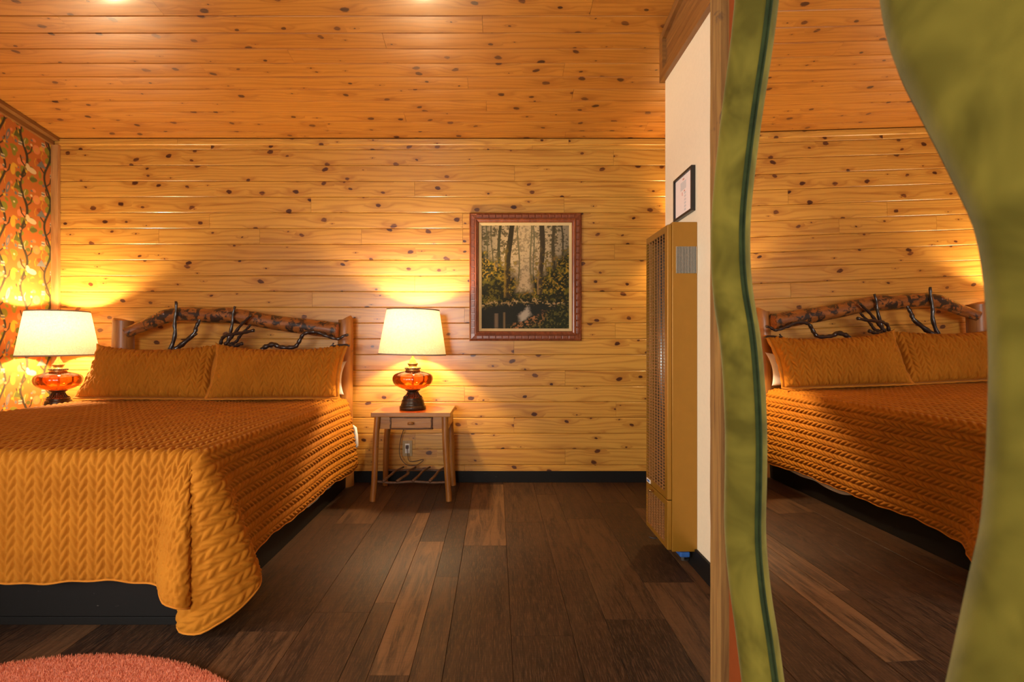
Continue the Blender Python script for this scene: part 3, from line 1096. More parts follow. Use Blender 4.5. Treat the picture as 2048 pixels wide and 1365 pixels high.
def quilt_top():
    xs = np.linspace(QX0 + RND, QX1 - RND, nx)
    ys = np.linspace(QYB, QYF + RND, ny)
    X, Y = np.meshgrid(xs, ys, indexing='ij')
    Z = np.full_like(X, ZQ)
    Z += 0.006 * np.sin(X * 3.1) * np.sin(Y * 2.7) - 0.004 * np.cos(X * 7) * np.cos(Y * 5)
    edge = np.minimum.reduce([X - xs[0], xs[-1] - X, Y - ys[-1]])
    Z = ZQ + (Z - ZQ) * np.clip(edge / 0.2, 0, 1)
    h = leaf_height(X, Y - QYF)
    Z = Z + 0.011 * h
    V = np.stack([X, Y, Z], -1).reshape(-1, 3)
    return build('quilt_top', V, grid_faces(nx, ny)[:, ::-1], M['quilt'], quilt, smooth=True)


quilt_top()


def quilt_skirt():
    # control stations round the bed: (top x, top y, hem x, hem y, hem height, angle of the weave)
    st = []
    A = st.append
    A((QX0, QYB, QX0 + 0.003, QYB, 0.18, -90))
    A((QX0, 2.60, QX0 + 0.003, 2.60, 0.18, -90))
    A((QX0, 2.20, QX0 - 0.004, 2.20, 0.17, -90))
    A((QX0, QYF + 0.06, QX0 - 0.02, QYF + 0.02, 0.12, -60))
    A((QX0 + 0.012, QYF + 0.012, QX0 - 0.02, QYF - 0.035, 0.10, -45))
    A((QX0 + 0.06, QYF, QX0 + 0.03, QYF - 0.03, 0.12, -30))
    A((QX0 + 0.20, QYF, QX0 + 0.20, QYF - 0.004, 0.20, 0))
    A((-2.70, QYF, -2.70, QYF - 0.010, 0.205, 0))
    A((-2.30, QYF, -2.30, QYF - 0.004, 0.208, 0))
    A((-1.90, QYF, -1.90, QYF - 0.012, 0.200, 0))
    A((-1.60, QYF, -1.60, QYF - 0.006, 0.200, 0))
    A((-1.42, QYF, -1.42, QYF - 0.012, 0.200, 0))
    A((-1.335, QYF, -1.345, QYF - 0.026, 0.200, 4))
    A((-1.285, QYF, -1.300, QYF - 0.075, 0.185, 14))      # first fold: nose
    A((-1.262, QYF, -1.262, QYF - 0.105, 0.165, 22))
    A((-1.245, QYF, -1.215, QYF - 0.112, 0.150, 28))
    A((-1.235, QYF, -1.188, QYF - 0.090, 0.135, 32))      # right lip of the fold
    A((-1.228, QYF, -1.200, QYF - 0.035, 0.110, 36))
    A((-1.220, QYF, -1.245, QYF - 0.003, 0.080, 39))      # groove behind it
    A((-1.212, QYF, -1.262, QYF - 0.025, 0.040, 42))
    A((-1.204, QYF + 0.001, -1.225, QYF - 0.060, 0.022, 45))   # lowest tip of the leaf
    A((-1.195, QYF + 0.004, -1.160, QYF - 0.075, 0.020, 49))
    A((-1.188, QYF + 0.010, -1.085, QYF - 0.050, 0.050, 55))
    A((-1.182, QYF + 0.022, -1.015, QYF + 0.010, 0.100, 62))
    A((-1.178, QYF + 0.045, -0.985, QYF + 0.075, 0.140, 70))   # right edge of the leaf
    A((-1.176, QYF + 0.075, -1.015, QYF + 0.150, 0.160, 78))
    A((QX1, QYF + 0.11, -1.085, QYF + 0.230, 0.160, 84))
    A((QX1, QYF + 0.17, -1.140, QYF + 0.320, 0.155, 88))
    A((QX1, QYF + 0.34, -1.158, QYF + 0.430, 0.150, 90))
    A((QX1, 2.70, -1.160, 2.72, 0.165, 90))
    A((QX1, 3.10, -1.150, 3.10, 0.155, 90))
    A((QX1, 3.50, -1.155, 3.50, 0.165, 90))
    A((QX1, 3.80, -1.130, 3.80, 0.150, 90))
    A((QX1 + 0.010, 3.95, -1.105, 3.95, 0.165, 90))
    A((QX1 + 0.012, QYB, -1.090, QYB + 0.02, 0.185, 90))
    S = np.array(st)
    # resample by arc length of top + hem together
    top, hem = S[:, :2], S[:, 2:4]
    seg = 0.5 * np.linalg.norm(np.diff(top, axis=0), axis=1) + 0.5 * np.linalg.norm(np.diff(hem, axis=0), axis=1)
    s_ = np.concatenate([[0], np.cumsum(seg)])
    nw = int(s_[-1] / 0.0046)
    w = np.linspace(0, s_[-1], nw)

    def interp(col):
        """monotone-ish cubic through the stations"""
        y_ = S[:, col]
        d = np.zeros(len(y_))
        dl = np.diff(y_) / seg
        for i in range(1, len(y_) - 1):
            if dl[i - 1] * dl[i] > 0:
                d[i] = 2 * dl[i - 1] * dl[i] / (dl[i - 1] + dl[i])
            else:
                d[i] = 0.0
        d[0], d[-1] = dl[0], dl[-1]
        k_ = np.clip(np.searchsorted(s_, w, 'right') - 1, 0, len(seg) - 1)
        t_ = (w - s_[k_]) / seg[k_]
        h_ = seg[k_]
        return ((1 + 2 * t_) * (1 - t_) ** 2 * y_[k_] + t_ * (1 - t_) ** 2 * h_ * d[k_]
                + t_ * t_ * (3 - 2 * t_) * y_[k_ + 1] + t_ * t_ * (t_ - 1) * h_ * d[k_ + 1])

    tx, ty, hx, hy, hz, ang = (interp(c) for c in range(6))
    ang = np.radians(ang)
    # scalloped, slightly uneven hem
    hz = hz + 0.006 * np.sin(w * 11) + 0.003 * np.sin(w * 37)
    nk, nr = 124, 12
    # inner point on the flat top, where the rounding starts
    ix = np.clip(tx, QX0 + RND, QX1 - RND)
    iy = np.clip(ty, QYF + RND, 9)
    rows_p, rows_u, rows_v = [], [], []
    drop = ZQ - RND - hz
    r_len = RND * PI / 2
    utop, vtop = ix, iy - QYF
    for q in range(nr):                                   # rounded shoulder
        a = (PI / 2) * q / nr
        x_ = ix + (tx - ix) * math.sin(a)
        y_ = iy + (ty - iy) * math.sin(a)
        z_ = np.full(nw, ZQ - RND * (1 - math.cos(a)))
        rho = RND * a
        rows_p.append(np.stack([x_, y_, z_], -1))
        rows_u.append(utop + rho * np.sin(ang)); rows_v.append(vtop - rho * np.cos(ang))
    for q in range(nk + 1):
        k_ = q / nk
        e = k_ ** 0.85
        x_ = tx + (hx - tx) * e
        y_ = ty + (hy - ty) * e
        z_ = ZQ - RND - drop * k_
        rho = r_len + drop * k_ * (1 + 0.18 * np.sin(2 * np.abs(ang)) ** 2)
        rows_p.append(np.stack([x_, y_, z_], -1))
        rows_u.append(utop + rho * np.sin(ang)); rows_v.append(vtop - rho * np.cos(ang))
    G = np.stack(rows_p, 1)
    U, Vv = np.stack(rows_u, 1), np.stack(rows_v, 1)
    h = leaf_height(U, Vv)
    N = grid_normals(G)
    # outward
    cx, cy = -2.17, 3.1
    sgn = np.sign((N[..., 0] * (G[..., 0] - cx) + N[..., 1] * (G[..., 1] - cy) + N[..., 2] * 0.5).mean())
    N = N * sgn
    fold = np.clip(np.abs(np.sin(2 * ang)), 0, 1)[:, None]
    amp = 0.0115 * (1 - 0.25 * fold)
    ramp_ = np.clip(np.arange(G.shape[1]) / 3.0, 0, 1)[None, :]
    wr = 0.003 * fold * (np.sin(U * 61 + 3 * np.sin(Vv * 23)) * np.sin(Vv * 47 + 2 * np.sin(U * 31)))
    fade = np.clip((G.shape[1] - 1 - np.arange(G.shape[1])) / 4.0, 0, 1)[None, :]
    G2 = G + N * ((amp * h + wr * ramp_) * fade)[..., None]
    fcs = grid_faces(G2.shape[0], G2.shape[1])
    if sgn < 0:
        fcs = fcs[:, ::-1]
    o = build('quilt_skirt', G2.reshape(-1, 3), fcs, M['quilt'], quilt, smooth=True)
    hemline = G2[::3, -1, :]
    hb = tube('quilt_binding', [tuple(q) for q in hemline], 0.0042, M['quilt_edge'], o, 8)
    return o


quilt_skirt()


def make_pillow(name, c00, c10, c01, c11, thick, label, seed, quilted=True, mat='quilt', group=None):
    """c00/c10 lower corners, c01/c11 upper corners; grows forward (towards the foot of the bed)"""
    c00, c10, c01, c11 = (np.array(c, float) for c in (c00, c10, c01, c11))
    nrm = np.cross(c10 - c00, c01 - c00)
    nrm /= np.linalg.norm(nrm)
    if nrm[1] > 0:
        nrm = -nrm
    n_, m_ = 240, 126
    a = np.linspace(0, 1, n_); b = np.linspace(0, 1, m_)
    Ag, Bg = np.meshgrid(a, b, indexing='ij')
    # edges pulled in between the pointed corners
    A2 = Ag + 0.035 * (np.sin(PI * Bg) ** 0.8) * (1 - 2 * Ag)
    B2 = Bg - 0.165 * (np.sin(PI * Ag) ** 0.7) * np.clip(Bg, 0, 1) ** 2
    Wd = np.linalg.norm(c10 - c00)
    Hd = np.linalg.norm(c01 - c00)
    mid = ((c00 * (1 - A2[..., None]) + c10 * A2[..., None]) * (1 - B2[..., None]) + (c01 * (1 - A2[..., None]) + c11 * A2[..., None]) * B2[..., None])
    fx = np.clip(1 - np.abs(2 * Ag - 1) ** 2.6, 0, 1)
    fy = np.clip(1 - np.abs(2 * Bg - 1) ** 2.2, 0, 1)
    puff = (fx * fy) ** 0.55
    rs = np.random.default_rng(seed)
    lump = 1 + 0.05 * np.sin(Ag * 7 + seed) * np.sin(Bg * 5 + 2 * seed)
    front = mid + nrm * (thick * 0.62 * puff * lump)[..., None]
    back = mid - nrm * (thick * 0.14 * puff)[..., None]
    if quilted:
        N = grid_normals(front)
        if (N * nrm).sum(-1).mean() < 0:
            N = -N
        h = leaf_height(A2 * Wd, B2 * Hd, 0.0365, 0.046)
        rim = np.clip(np.minimum.reduce([Ag, 1 - Ag, Bg, 1 - Bg]) / 0.03, 0, 1)
        edgew = np.clip(1 - np.minimum(Ag, 1 - Ag) / 0.18, 0, 1)
        wr = 0.006 * edgew * np.sin(Bg * 26 + 5 * np.sin(Ag * 21 + seed)) * np.sin(Ag * 33 + seed)
        front = front + N * ((0.015 * h + wr) * rim)[..., None]
    root = empty(name, tuple((c00 + c10) / 2 - np.array([0, 0, 0.0])), label, 'pillow', group)
    fc = grid_faces(n_, m_)
    tst = np.cross(front[121, 60] - front[120, 60], front[120, 61] - front[120, 60])
    if np.dot(tst, nrm) < 0:
        fc = fc[:, ::-1]
    V = np.concatenate([front.reshape(-1, 3), back.reshape(-1, 3)])
    Fa = np.concatenate([fc, fc[:, ::-1] + n_ * m_])
    cover = build('pillow_cover', V, Fa, M[mat], root, smooth=True)
    # flat flange round the seam
    bnd = [(i, 0) for i in range(0, n_, 3)] + [(n_ - 1, j) for j in range(0, m_, 3)] + [(i, m_ - 1) for i in range(n_ - 1, -1, -3)] + [(0, j) for j in range(m_ - 1, -1, -3)]
    cen = mid.mean((0, 1))
    V = []
    wd = 0.026 if quilted else 0.004
    for q, (i, j) in enumerate(bnd):
        p0 = mid[i, j]
        dirv = p0 - cen
        dirv = dirv - nrm * np.dot(dirv, nrm)
        if j == 0: dirv = dirv * 0.25 + (c00 - c01) / Hd + nrm * 0.9
        dirv /= np.linalg.norm(dirv)
        wv = 0.004 * math.sin(q * 0.9 + seed)
        p1 = p0 + dirv * wd + nrm * wv
        V += [tuple(p0 + nrm * 0.004), tuple(p1 + nrm * 0.003), tuple(p1 - nrm * 0.003), tuple(p0 - nrm * 0.004)]
    if quilted:
        nb = len(bnd)
        Fs = grid_faces(nb, 4, close_n=True, close_m=True)
        build('flange', V, Fs, M['quilt_edge'], root, smooth=True)
    return root


make_pillow('pillow', P(152, 795, 3.83), P(424, 797, 3.83), P(199, 690, 4.03), P(440, 688, 4.01), 0.20,
            'mustard quilted pillow beside the wallpapered corner', 1)
make_pillow('pillow', P(414, 797, 3.80), P(674, 795, 3.83), P(436, 688, 3.985), P(693, 689, 4.0), 0.20,
            'mustard quilted pillow on the nightstand side of the bed', 2)
make_pillow('bed_pillow', P(446, 788, 3.985), P(688, 790, 3.985), P(463, 722, 4.065), P(694, 722, 4.065), 0.06,
            'white bed pillow tucked behind the right mustard pillow', 3, False, 'sheet')

# ------------------------------------------------------------------ nightstands and lamps


def nightstand(x0, x1, y0, y1, zt, label, detailed=True):
    cx, cy = (x0 + x1) / 2, (y0 + y1) / 2
    root = empty('nightstand', (cx, cy, 0), label, 'nightstand', 'rustic pole nightstands')
    tp = box('table_top', x0, x1, y0, y1, zt - 0.032, zt, M['table_pine'], root, 0.004)
    ins = 0.045
    tops = [(x0 + ins, y0 + ins * 0.6), (x1 - ins, y0 + ins * 0.6), (x0 + ins, y1 - ins * 0.8), (x1 - ins, y1 - ins * 0.8)]
    for k, (lx, ly) in enumerate(tops):
        sx = -1 if k % 2 == 0 else 1
        sy = -1 if k < 2 else 0.6
        pts, rad = [], []
        for i in range(11):
            t_ = i / 10
            pts.append((lx + sx * 0.030 * (1 - t_) + 0.003 * math.sin(6 * t_ + k), ly + sy * 0.030 * (1 - t_), 0.001 + (zt - 0.034) * t_))
            rad.append(0.0235 - 0.002 * math.sin(3 * t_ + k))
        lg = tube('leg', pts, rad, M['table_leg'], root, 12, 0.05, k + 3)
        shade_auto(lg, 50)
    ah = 0.092
    za, zb = zt - 0.033 - ah, zt - 0.033
    box('apron', x0 + 0.03, x1 - 0.03, y0 + 0.035, y0 + 0.05, za, zb, M['table_pine'], root, 0.002)
    box('apron', x0 + 0.03, x1 - 0.03, y1 - 0.05, y1 - 0.035, za, zb, M['table_pine'], root, 0.002)
    box('apron', x0 + 0.018, x0 + 0.035, y0 + 0.03, y1 - 0.03, za, zb, M['table_pine'], root, 0.002)
    box('apron', x1 - 0.035, x1 - 0.018, y0 + 0.03, y1 - 0.03, za, zb, M['table_pine'], root, 0.002)
    d0, d1 = x0 + 0.145, x1 - 0.145
    dr = box('drawer', d0, d1, y0 + 0.024, y0 + 0.036, za + 0.008, zb - 0.01, M['table_pine'], root, 0.003)
    tube('knob', [(cx, y0 + 0.024, (za + zb) / 2), (cx, y0 + 0.002, (za + zb) / 2 + 0.001), (cx, y0 - 0.008, (za + zb) / 2)], [0.008, 0.010, 0.008], M['table_leg'], dr, 10)
    tube('knob_bar', [(cx - 0.02, y0 - 0.006, (za + zb) / 2), (cx, y0 - 0.007, (za + zb) / 2 + 0.001), (cx + 0.02, y0 - 0.006, (za + zb) / 2)], [0.009, 0.010, 0.009], M['table_leg'], dr, 10)
    for q, (p0, p1) in enumerate((((d0 - 0.012, zb - 0.004), (d1 + 0.012, zb - 0.006)), ((d0 - 0.012, za + 0.002), (d1 + 0.012, za + 0.004)),
                                  ((d0 - 0.004, za), (d0 - 0.003, zb)), ((d1 + 0.003, za), (d1 + 0.005, zb)))):
        pts = []
        for i in range(7):
            t_ = i / 6
            pts.append((p0[0] + (p1[0] - p0[0]) * t_ + 0.002 * math.sin(i * 2.1 + q), y0 + 0.026, p0[1] + (p1[1] - p0[1]) * t_ + 0.002 * math.sin(i * 1.3 + q)))
        tube('drawer_twig', pts, 0.006, M['twig'], root, 8, 0.2, q)
    # lower rack of twigs
    zf, zbk = 0.135, 0.125
    yf, yb = y0 + 0.015, y1 - 0.02
    for y_, z_, s0 in ((yf, zf, 1), (yb, zbk, 2)):
        pts = [(x0 + 0.0 + (x1 - x0) * i / 9, y_ + 0.003 * math.sin(i * 1.9 + s0), z_ + 0.005 * math.sin(i * 1.4 + s0)) for i in range(10)]
        tube('rack_bar', pts, 0.0085, M['twig'], root, 9, 0.2, s0)
    W_ = x1 - x0
    for q, fx_ in enumerate((0.16, 0.33, 0.53, 0.74)):
        xa = x0 + W_ * fx_
        pts = [(xa, yf - 0.02, zf + 0.012), (xa + 0.03, yf + 0.10, zf + 0.026), (xa + 0.035, yf + 0.24, zf + 0.020), (xa + 0.07, yb + 0.01, zbk + 0.022)]
        if q == 1:
            pts[1] = (xa + 0.06, yf + 0.10, zf + 0.035)
        tube('rack_twig', smooth_path(pts, 4), [0.011 - 0.0003 * i for i in range(13)], M['twig'], root, 9, 0.15, q + 7)
    return root


NZ = 0.646
nightstand(-0.915, -0.332, 3.737, 4.17, NZ, 'small rustic pole nightstand with twig drawer between bed and painting')
NZ2 = 0.636
nightstand(-3.655, -3.20, 3.74, 4.17, NZ2, 'rustic nightstand hidden in the wallpapered corner behind the bed')

UZ = 0.000646


def lamp(cx, cy, z0, label, tilt, lamp_w, cord=None):
    root = empty('table_lamp', (cx, cy, z0), label, 'lamp', 'amber glass table lamps')
    ft = [(155, 1290), (156, 1262), (152, 1250), (140, 1243), (141, 1232), (134, 1215), (128, 1200), (131, 1192), (128, 1180), (112, 1166), (118, 1158), (114, 1146),
          (86, 1136), (74, 1118), (64, 1095), (66, 1076), (84, 1064), (92, 1056), (90, 1050), (60, 1048)]
    foot = lathe('lamp_foot', [(r * UZ, (1290 - y_) * UZ) for r, y_ in ft], cx, cy, z0 + 0.0008, M['bronze'], root, 48)
    # flutes on the waist of the foot
    for k in range(20):
        t_ = 2 * PI * k / 20
        pts = [(cx + r * UZ * math.cos(t_), cy + r * UZ * math.sin(t_), z0 + (1290 - y_) * UZ) for r, y_ in ((106, 1142), (84, 1128), (70, 1108), (64, 1088))]
        tube('flute', pts, [0.0055, 0.005, 0.0042, 0.0035], M['bronze'], foot, 6)
    gp = [(84, 1052), (118, 1042), (165, 1024), (205, 1000), (228, 972), (238, 940), (238, 912), (230, 890), (214, 872), (180, 856), (135, 843), (86, 833)]
    v, f = lathe_vf([(r * UZ, (1290 - y_) * UZ) for r, y_ in gp], cx, cy, z0, 96, 12, 0.035)
    f = [q for q in f if len(q) == 4]
    g = build('glass_body', v, f, M['amber'], root, smooth=True)
    rod = lathe('centre_rod', [(14 * UZ, (1290 - 1050) * UZ), (14 * UZ, (1290 - 980) * UZ), (20 * UZ, (1290 - 960) * UZ), (13 * UZ, (1290 - 940) * UZ), (13 * UZ, (1290 - 840) * UZ)],
                cx, cy, z0, M['brass'], root, 16)
    cp = [(60, 834), (84, 832), (88, 822), (80, 815), (88, 808), (90, 795), (86, 786), (52, 782), (46, 775), (52, 766), (62, 752), (62, 744), (54, 738),
          (46, 730), (40, 715), (32, 700), (22, 682), (16, 668), (15, 655), (15, 640)]
    col_ = lathe('collar', [(r * UZ, (1290 - y_) * UZ) for r, y_ in cp], cx, cy, z0, M['brass'], root, 40)
    for k in range(22):
        t_ = 2 * PI * k / 22
        c0 = (cx + 0.0575 * math.cos(t_), cy + 0.0575 * math.sin(t_))
        lathe('bead', [(0.001, -0.006), (0.005, -0.003), (0.006, 0), (0.005, 0.003), (0.001, 0.006)], c0[0], c0[1], z0 + (1290 - 802) * UZ, M['bronze'], col_, 8)
    # shade (a little askew), with cloth trim on both rims
    zb, zt = z0 + (1290 - 640) * UZ, z0 + (1290 - 105) * UZ
    rb, rt = 0.258, 0.199
    seg = 96
    rot = Matrix.Rotation(tilt, 4, 'Y')
    piv = Vector((cx, cy, (zb + zt) / 2))

    def tl(p):
        return tuple(piv + (rot @ (Vector(p) - piv)))

    V = []
    for i in range(9):
        t_ = i / 8
        for k in range(seg):
            a = 2 * PI * k / seg
            r = rb + (rt - rb) * t_
            V.append(tl((cx + r * math.cos(a), cy + r * math.sin(a), zb + (zt - zb) * t_)))
    sh_ = build('lamp_shade', V, grid_faces(9, seg, close_m=True), M['shade'], root, smooth=True)
    for r, z, hh in ((rb, zb, 0.009), (rt, zt, -0.009)):
        V = []
        for dr_, dz in ((0.0012, -0.001 * np.sign(hh)), (0.0012, hh), (-0.0012, hh), (-0.0012, -0.001 * np.sign(hh))):
            for k in range(seg):
                a = 2 * PI * k / seg
                V.append(tl((cx + (r + dr_) * math.cos(a), cy + (r + dr_) * math.sin(a), z + dz)))
        build('shade_trim', V, grid_faces(4, seg, close_n=True, close_m=True), M['shade_trim'], sh_, smooth=True)
    # harp, socket, bulb, finial
    tube('harp', [tl((cx + 0.055 * math.sin(t_ * PI) * 1.0 * (1), cy, zb + 0.02 + (zt - zb - 0.02) * t_)) for t_ in [i / 12 for i in range(13)]], 0.002, M['brass'], root, 6)
    tube('harp', [tl((cx - 0.055 * math.sin(t_ * PI), cy, zb + 0.02 + (zt - zb - 0.02) * t_)) for t_ in [i / 12 for i in range(13)]], 0.002, M['brass'], root, 6)
    for k in range(3):
        a = 2 * PI * k / 3 + 0.4
        tube('spider_arm', [tl((cx, cy, zt - 0.004)), tl((cx + (rt - 0.001) * math.cos(a), cy + (rt - 0.001) * math.sin(a), zt - 0.004))], 0.002, M['brass'], sh_, 6)
    lathe('finial', [(0.004, -0.004), (0.009, 0.0), (0.009, 0.006), (0.005, 0.010), (0.007, 0.016), (0.001, 0.020)], tl((cx, cy, zt))[0], cy, zt, M['brass'], root, 12)
    lathe('socket', [(0.016, 0.0), (0.018, 0.03), (0.018, 0.05), (0.014, 0.055)], cx, cy, zb - 0.005, M['brass'], root, 16)
    bz = zb + 0.05
    lathe('bulb', [(0.013, 0.0), (0.016, 0.015), (0.030, 0.045), (0.033, 0.065), (0.027, 0.085), (0.014, 0.096), (0.001, 0.099)], cx, cy, bz, M['bulb'], root, 20)
    ld = bpy.data.lights.new('lamp_light', 'POINT')
    ld.energy = lamp_w
    ld.color = (1.0, 0.74, 0.43)
    ld.shadow_soft_size = 0.036
    lo = bpy.data.objects.new('lamp_light', ld)
    C.objects.link(lo)
    lo.parent = root
    lo.location = Vector((cx, cy, bz + 0.17)) - wloc(root)
    if cord:
        tube('power_cord', smooth_path(cord, 5), 0.003, M['cord'], root, 6)
        pl = cord[-1]
        box('plug', pl[0] - 0.011, pl[0] + 0.011, YB - 0.032, YB - 0.0085, pl[2] - 0.004, pl[2] + 0.022, M['cord'], root, 0.003)
    return root


LX = (825.6 - 992) / F_PX * 3.93
OUTX, OUTZ = (815 - 992) / F_PX * YB, CAM_Z + (686 - 897) / F_PX * YB
cord = [(LX - 0.02, 4.0, NZ + 0.006), (LX - 0.07, 4.14, NZ + 0.005), (LX - 0.09, 4.19, NZ - 0.03), (LX - 0.10, 4.20, 0.50), (LX - 0.14, 4.2, 0.38), (LX - 0.15, 4.18, 0.25),
        (LX - 0.10, 4.17, 0.17), (LX - 0.02, 4.18, 0.155), (LX + 0.045, 4.19, 0.20), (OUTX + 0.03, 4.2, OUTZ - 0.10), (OUTX + 0.01, 4.2, OUTZ - 0.04), (OUTX, YB - 0.03, OUTZ + 0.005)]
lamp(LX, 3.93, NZ, 'amber glass table lamp with linen shade standing on the nightstand', 0.022, LAMP_W, cord)
lamp(-3.395, 3.972, NZ2, 'amber glass table lamp glowing in the wallpapered corner left of the bed', -0.010, LAMP_W * 1.15)

outlet = empty('wall_outlet', (OUTX, YB - 0.004, OUTZ - 0.065), 'beige wall outlet under the nightstand with a plugged-in cord', 'outlet')
box('cover_plate', OUTX - 0.040, OUTX + 0.040, YB - 0.008, YB - 0.0002, OUTZ - 0.064, OUTZ + 0.064, M['plate'], outlet, 0.002)
box('socket_insert', OUTX - 0.019, OUTX + 0.019, YB - 0.0105, YB - 0.0075, OUTZ - 0.040, OUTZ + 0.040, M['plastic_white'], outlet, 0.001)
for dz in (-0.052, 0.052):
    tube('screw', [(OUTX, YB - 0.0095, OUTZ + dz), (OUTX, YB - 0.0075, OUTZ + dz)], 0.003, M['brass'], outlet, 8)

# ------------------------------------------------------------------ framed painting


def forest_painting(n_, m_):
    """colours of a woodland stream in oils, on an n x m grid (x right, y up, 0..1)"""
    r_ = np.random.default_rng(5)
    x, y = np.meshgrid(np.linspace(0, 1, n_), np.linspace(0, 1, m_), indexing='ij')

    def fbm(sx, sy, oct_=4):
        tot, amp, nrm = np.zeros_like(x), 1.0, 0.0
        for o_ in range(oct_):
            gx, gy = max(2, int(sx * 2 ** o_)), max(2, int(sy * 2 ** o_))
            g = r_.random((gx + 2, gy + 2))
            fx, fy = x * gx, y * gy
            ix, iy = np.minimum(fx.astype(int), gx - 1), np.minimum(fy.astype(int), gy - 1)
            tx, ty = fx - ix, fy - iy
            tx, ty = tx * tx * (3 - 2 * tx), ty * ty * (3 - 2 * ty)
            tot += amp * (g[ix, iy] * (1 - tx) * (1 - ty) + g[ix + 1, iy] * tx * (1 - ty) + g[ix, iy + 1] * (1 - tx) * ty + g[ix + 1, iy + 1] * tx * ty)
            nrm += amp
            amp *= 0.6
        return tot / nrm

    def lerp(a, b, t_):
        return a * (1 - t_[..., None]) + np.asarray(b) * t_[..., None]

    def st(v, a, b):
        t_ = np.clip((v - a) / (b - a), 0, 1)
        return t_ * t_ * (3 - 2 * t_)

    sky = np.zeros(x.shape + (3,)) + np.array([0.52, 0.38, 0.19])
    sky = lerp(sky, (0.24, 0.19, 0.11), st(np.abs(x - 0.5), 0.15, 0.5))
    img = sky
    fine, med, big = fbm(60, 75), fbm(18, 22), fbm(6, 7)
    # thin twigs and leaves against the sky
    img = lerp(img, (0.06, 0.05, 0.018), 0.9 * st(fine * 0.6 + med * 0.4, 0.49, 0.57) * (1 - 0.5 * np.exp(-((x - 0.5) / 0.12) ** 2)))

    def trunk(x0, x1, w0, w1, yb, colr, lit):
        cx_ = x0 + (x1 - x0) * y + 0.012 * np.sin(y * 9 + x0 * 20)
        w_ = w0 + (w1 - w0) * y
        d = (x - cx_) / w_
        m_ = st(1 - np.abs(d), 0.0, 0.25) * (y > yb)
        c = lerp(np.zeros_like(img) + np.array(colr), lit, st(-d + 0.7 * (med - 0.5) * 2, -0.1, 0.9) * st(1 - y, 0.1, 0.6))
        return c, m_

    for t_ in ((0.05, 0.06, 0.010, 0.008, 0.4, (0.09, 0.08, 0.035), (0.14, 0.12, 0.04)), (0.13, 0.12, 0.008, 0.006, 0.4, (0.08, 0.07, 0.03), (0.14, 0.12, 0.04)),
               (0.19, 0.215, 0.020, 0.018, 0.4, (0.055, 0.05, 0.02), (0.12, 0.10, 0.03)), (0.58, 0.56, 0.012, 0.010, 0.45, (0.17, 0.14, 0.06), (0.2, 0.15, 0.06)),
               (0.62, 0.585, 0.010, 0.008, 0.45, (0.15, 0.13, 0.06), (0.2, 0.15, 0.06)), (0.42, 0.42, 0.010, 0.008, 0.42, (0.14, 0.12, 0.05), (0.2, 0.15, 0.06)),
               (0.83, 0.825, 0.024, 0.020, 0.35, (0.07, 0.055, 0.025), (0.15, 0.11, 0.03)), (0.95, 0.91, 0.014, 0.010, 0.35, (0.06, 0.05, 0.025), (0.1, 0.08, 0.03))):
        c, m_ = trunk(*t_)
        img = img * (1 - m_[..., None]) + c * m_[..., None]
    # undergrowth rising at both sides
    top = 0.50 + 0.24 * (np.abs(x - 0.5) * 2) ** 1.2 + 0.20 * (big - 0.5) + 0.10 * (med - 0.5)
    g_ = st(top - y, -0.05, 0.08) * np.maximum(st(np.abs(x - 0.49), 0.03, 0.13), st(0.40 - y + 0.1 * (med - 0.5), 0.0, 0.08))
    bush = lerp(np.zeros_like(img) + np.array([0.020, 0.021, 0.009]), (0.12, 0.10, 0.012), st(0.5 * med + 0.5 * fine, 0.45, 0.62))
    bush = lerp(bush, (0.38, 0.22, 0.02), 0.9 * st(fine, 0.54, 0.66) * st(big, 0.40, 0.60))
    bush = lerp(bush, (0.40, 0.14, 0.03), 0.6 * st(fine + 0.3 * med, 0.80, 0.92) * (np.abs(x - 0.6) < 0.3))
    img = lerp(img, bush * 1.0, g_) if False else img * (1 - g_[..., None]) + bush * g_[..., None]
    for t_ in ((0.26, 0.335, 0.052, 0.032, 0.30, (0.035, 0.028, 0.012), (0.30, 0.19, 0.03)), (0.665, 0.69, 0.034, 0.034, 0.33, (0.05, 0.038, 0.018), (0.34, 0.20, 0.07))):
        c, m_ = trunk(*t_)
        m_ = m_ * (1 - 0.85 * st(fine * 0.6 + med * 0.4, 0.54, 0.64) * st(0.62 - y, 0.0, 0.3))
        img = img * (1 - m_[..., None]) + c * m_[..., None]
    # leaves on the trunks
    lm = 0.8 * st(fine * 0.5 + med * 0.5, 0.56, 0.64) * ((np.abs(x - 0.30) < 0.10) | (np.abs(x - 0.70) < 0.10)) * st(0.85 - y, 0, 0.3) * (y > 0.3)
    img = lerp(img, (0.30, 0.20, 0.02), lm)
    # water
    shore = 0.245 + 0.10 * (med - 0.5) + 0.03 * (fine - 0.5) + 0.03 * (x - 0.5) - 0.03 * st(np.abs(x - 0.45), 0.1, 0.5)
    wtr = st(shore - y, 0.0, 0.015)
    pond = np.zeros_like(img) + np.array([0.022, 0.022, 0.014])
    pond = lerp(pond, (0.46, 0.38, 0.26), 0.9 * st(0.10 - np.abs(x - 0.51 + 0.5 * (0.17 - y)) - 0.8 * np.abs(y - 0.13) + 0.05 * (fine - 0.5), 0.0, 0.07))
    pond = lerp(pond, (0.16, 0.11, 0.06), st(0.03 - np.abs(x - 0.17), 0, 0.02) * (y < 0.15))
    pond = lerp(pond, (0.18, 0.12, 0.05), st(0.02 - np.abs(x - 0.26), 0, 0.02) * (y < 0.16))
    img = img * (1 - wtr[..., None]) + pond * wtr[..., None]
    img = lerp(img, (0.50, 0.32, 0.14), 0.8 * np.exp(-((y - shore - 0.012) / 0.014) ** 2) * st(fine, 0.46, 0.58))
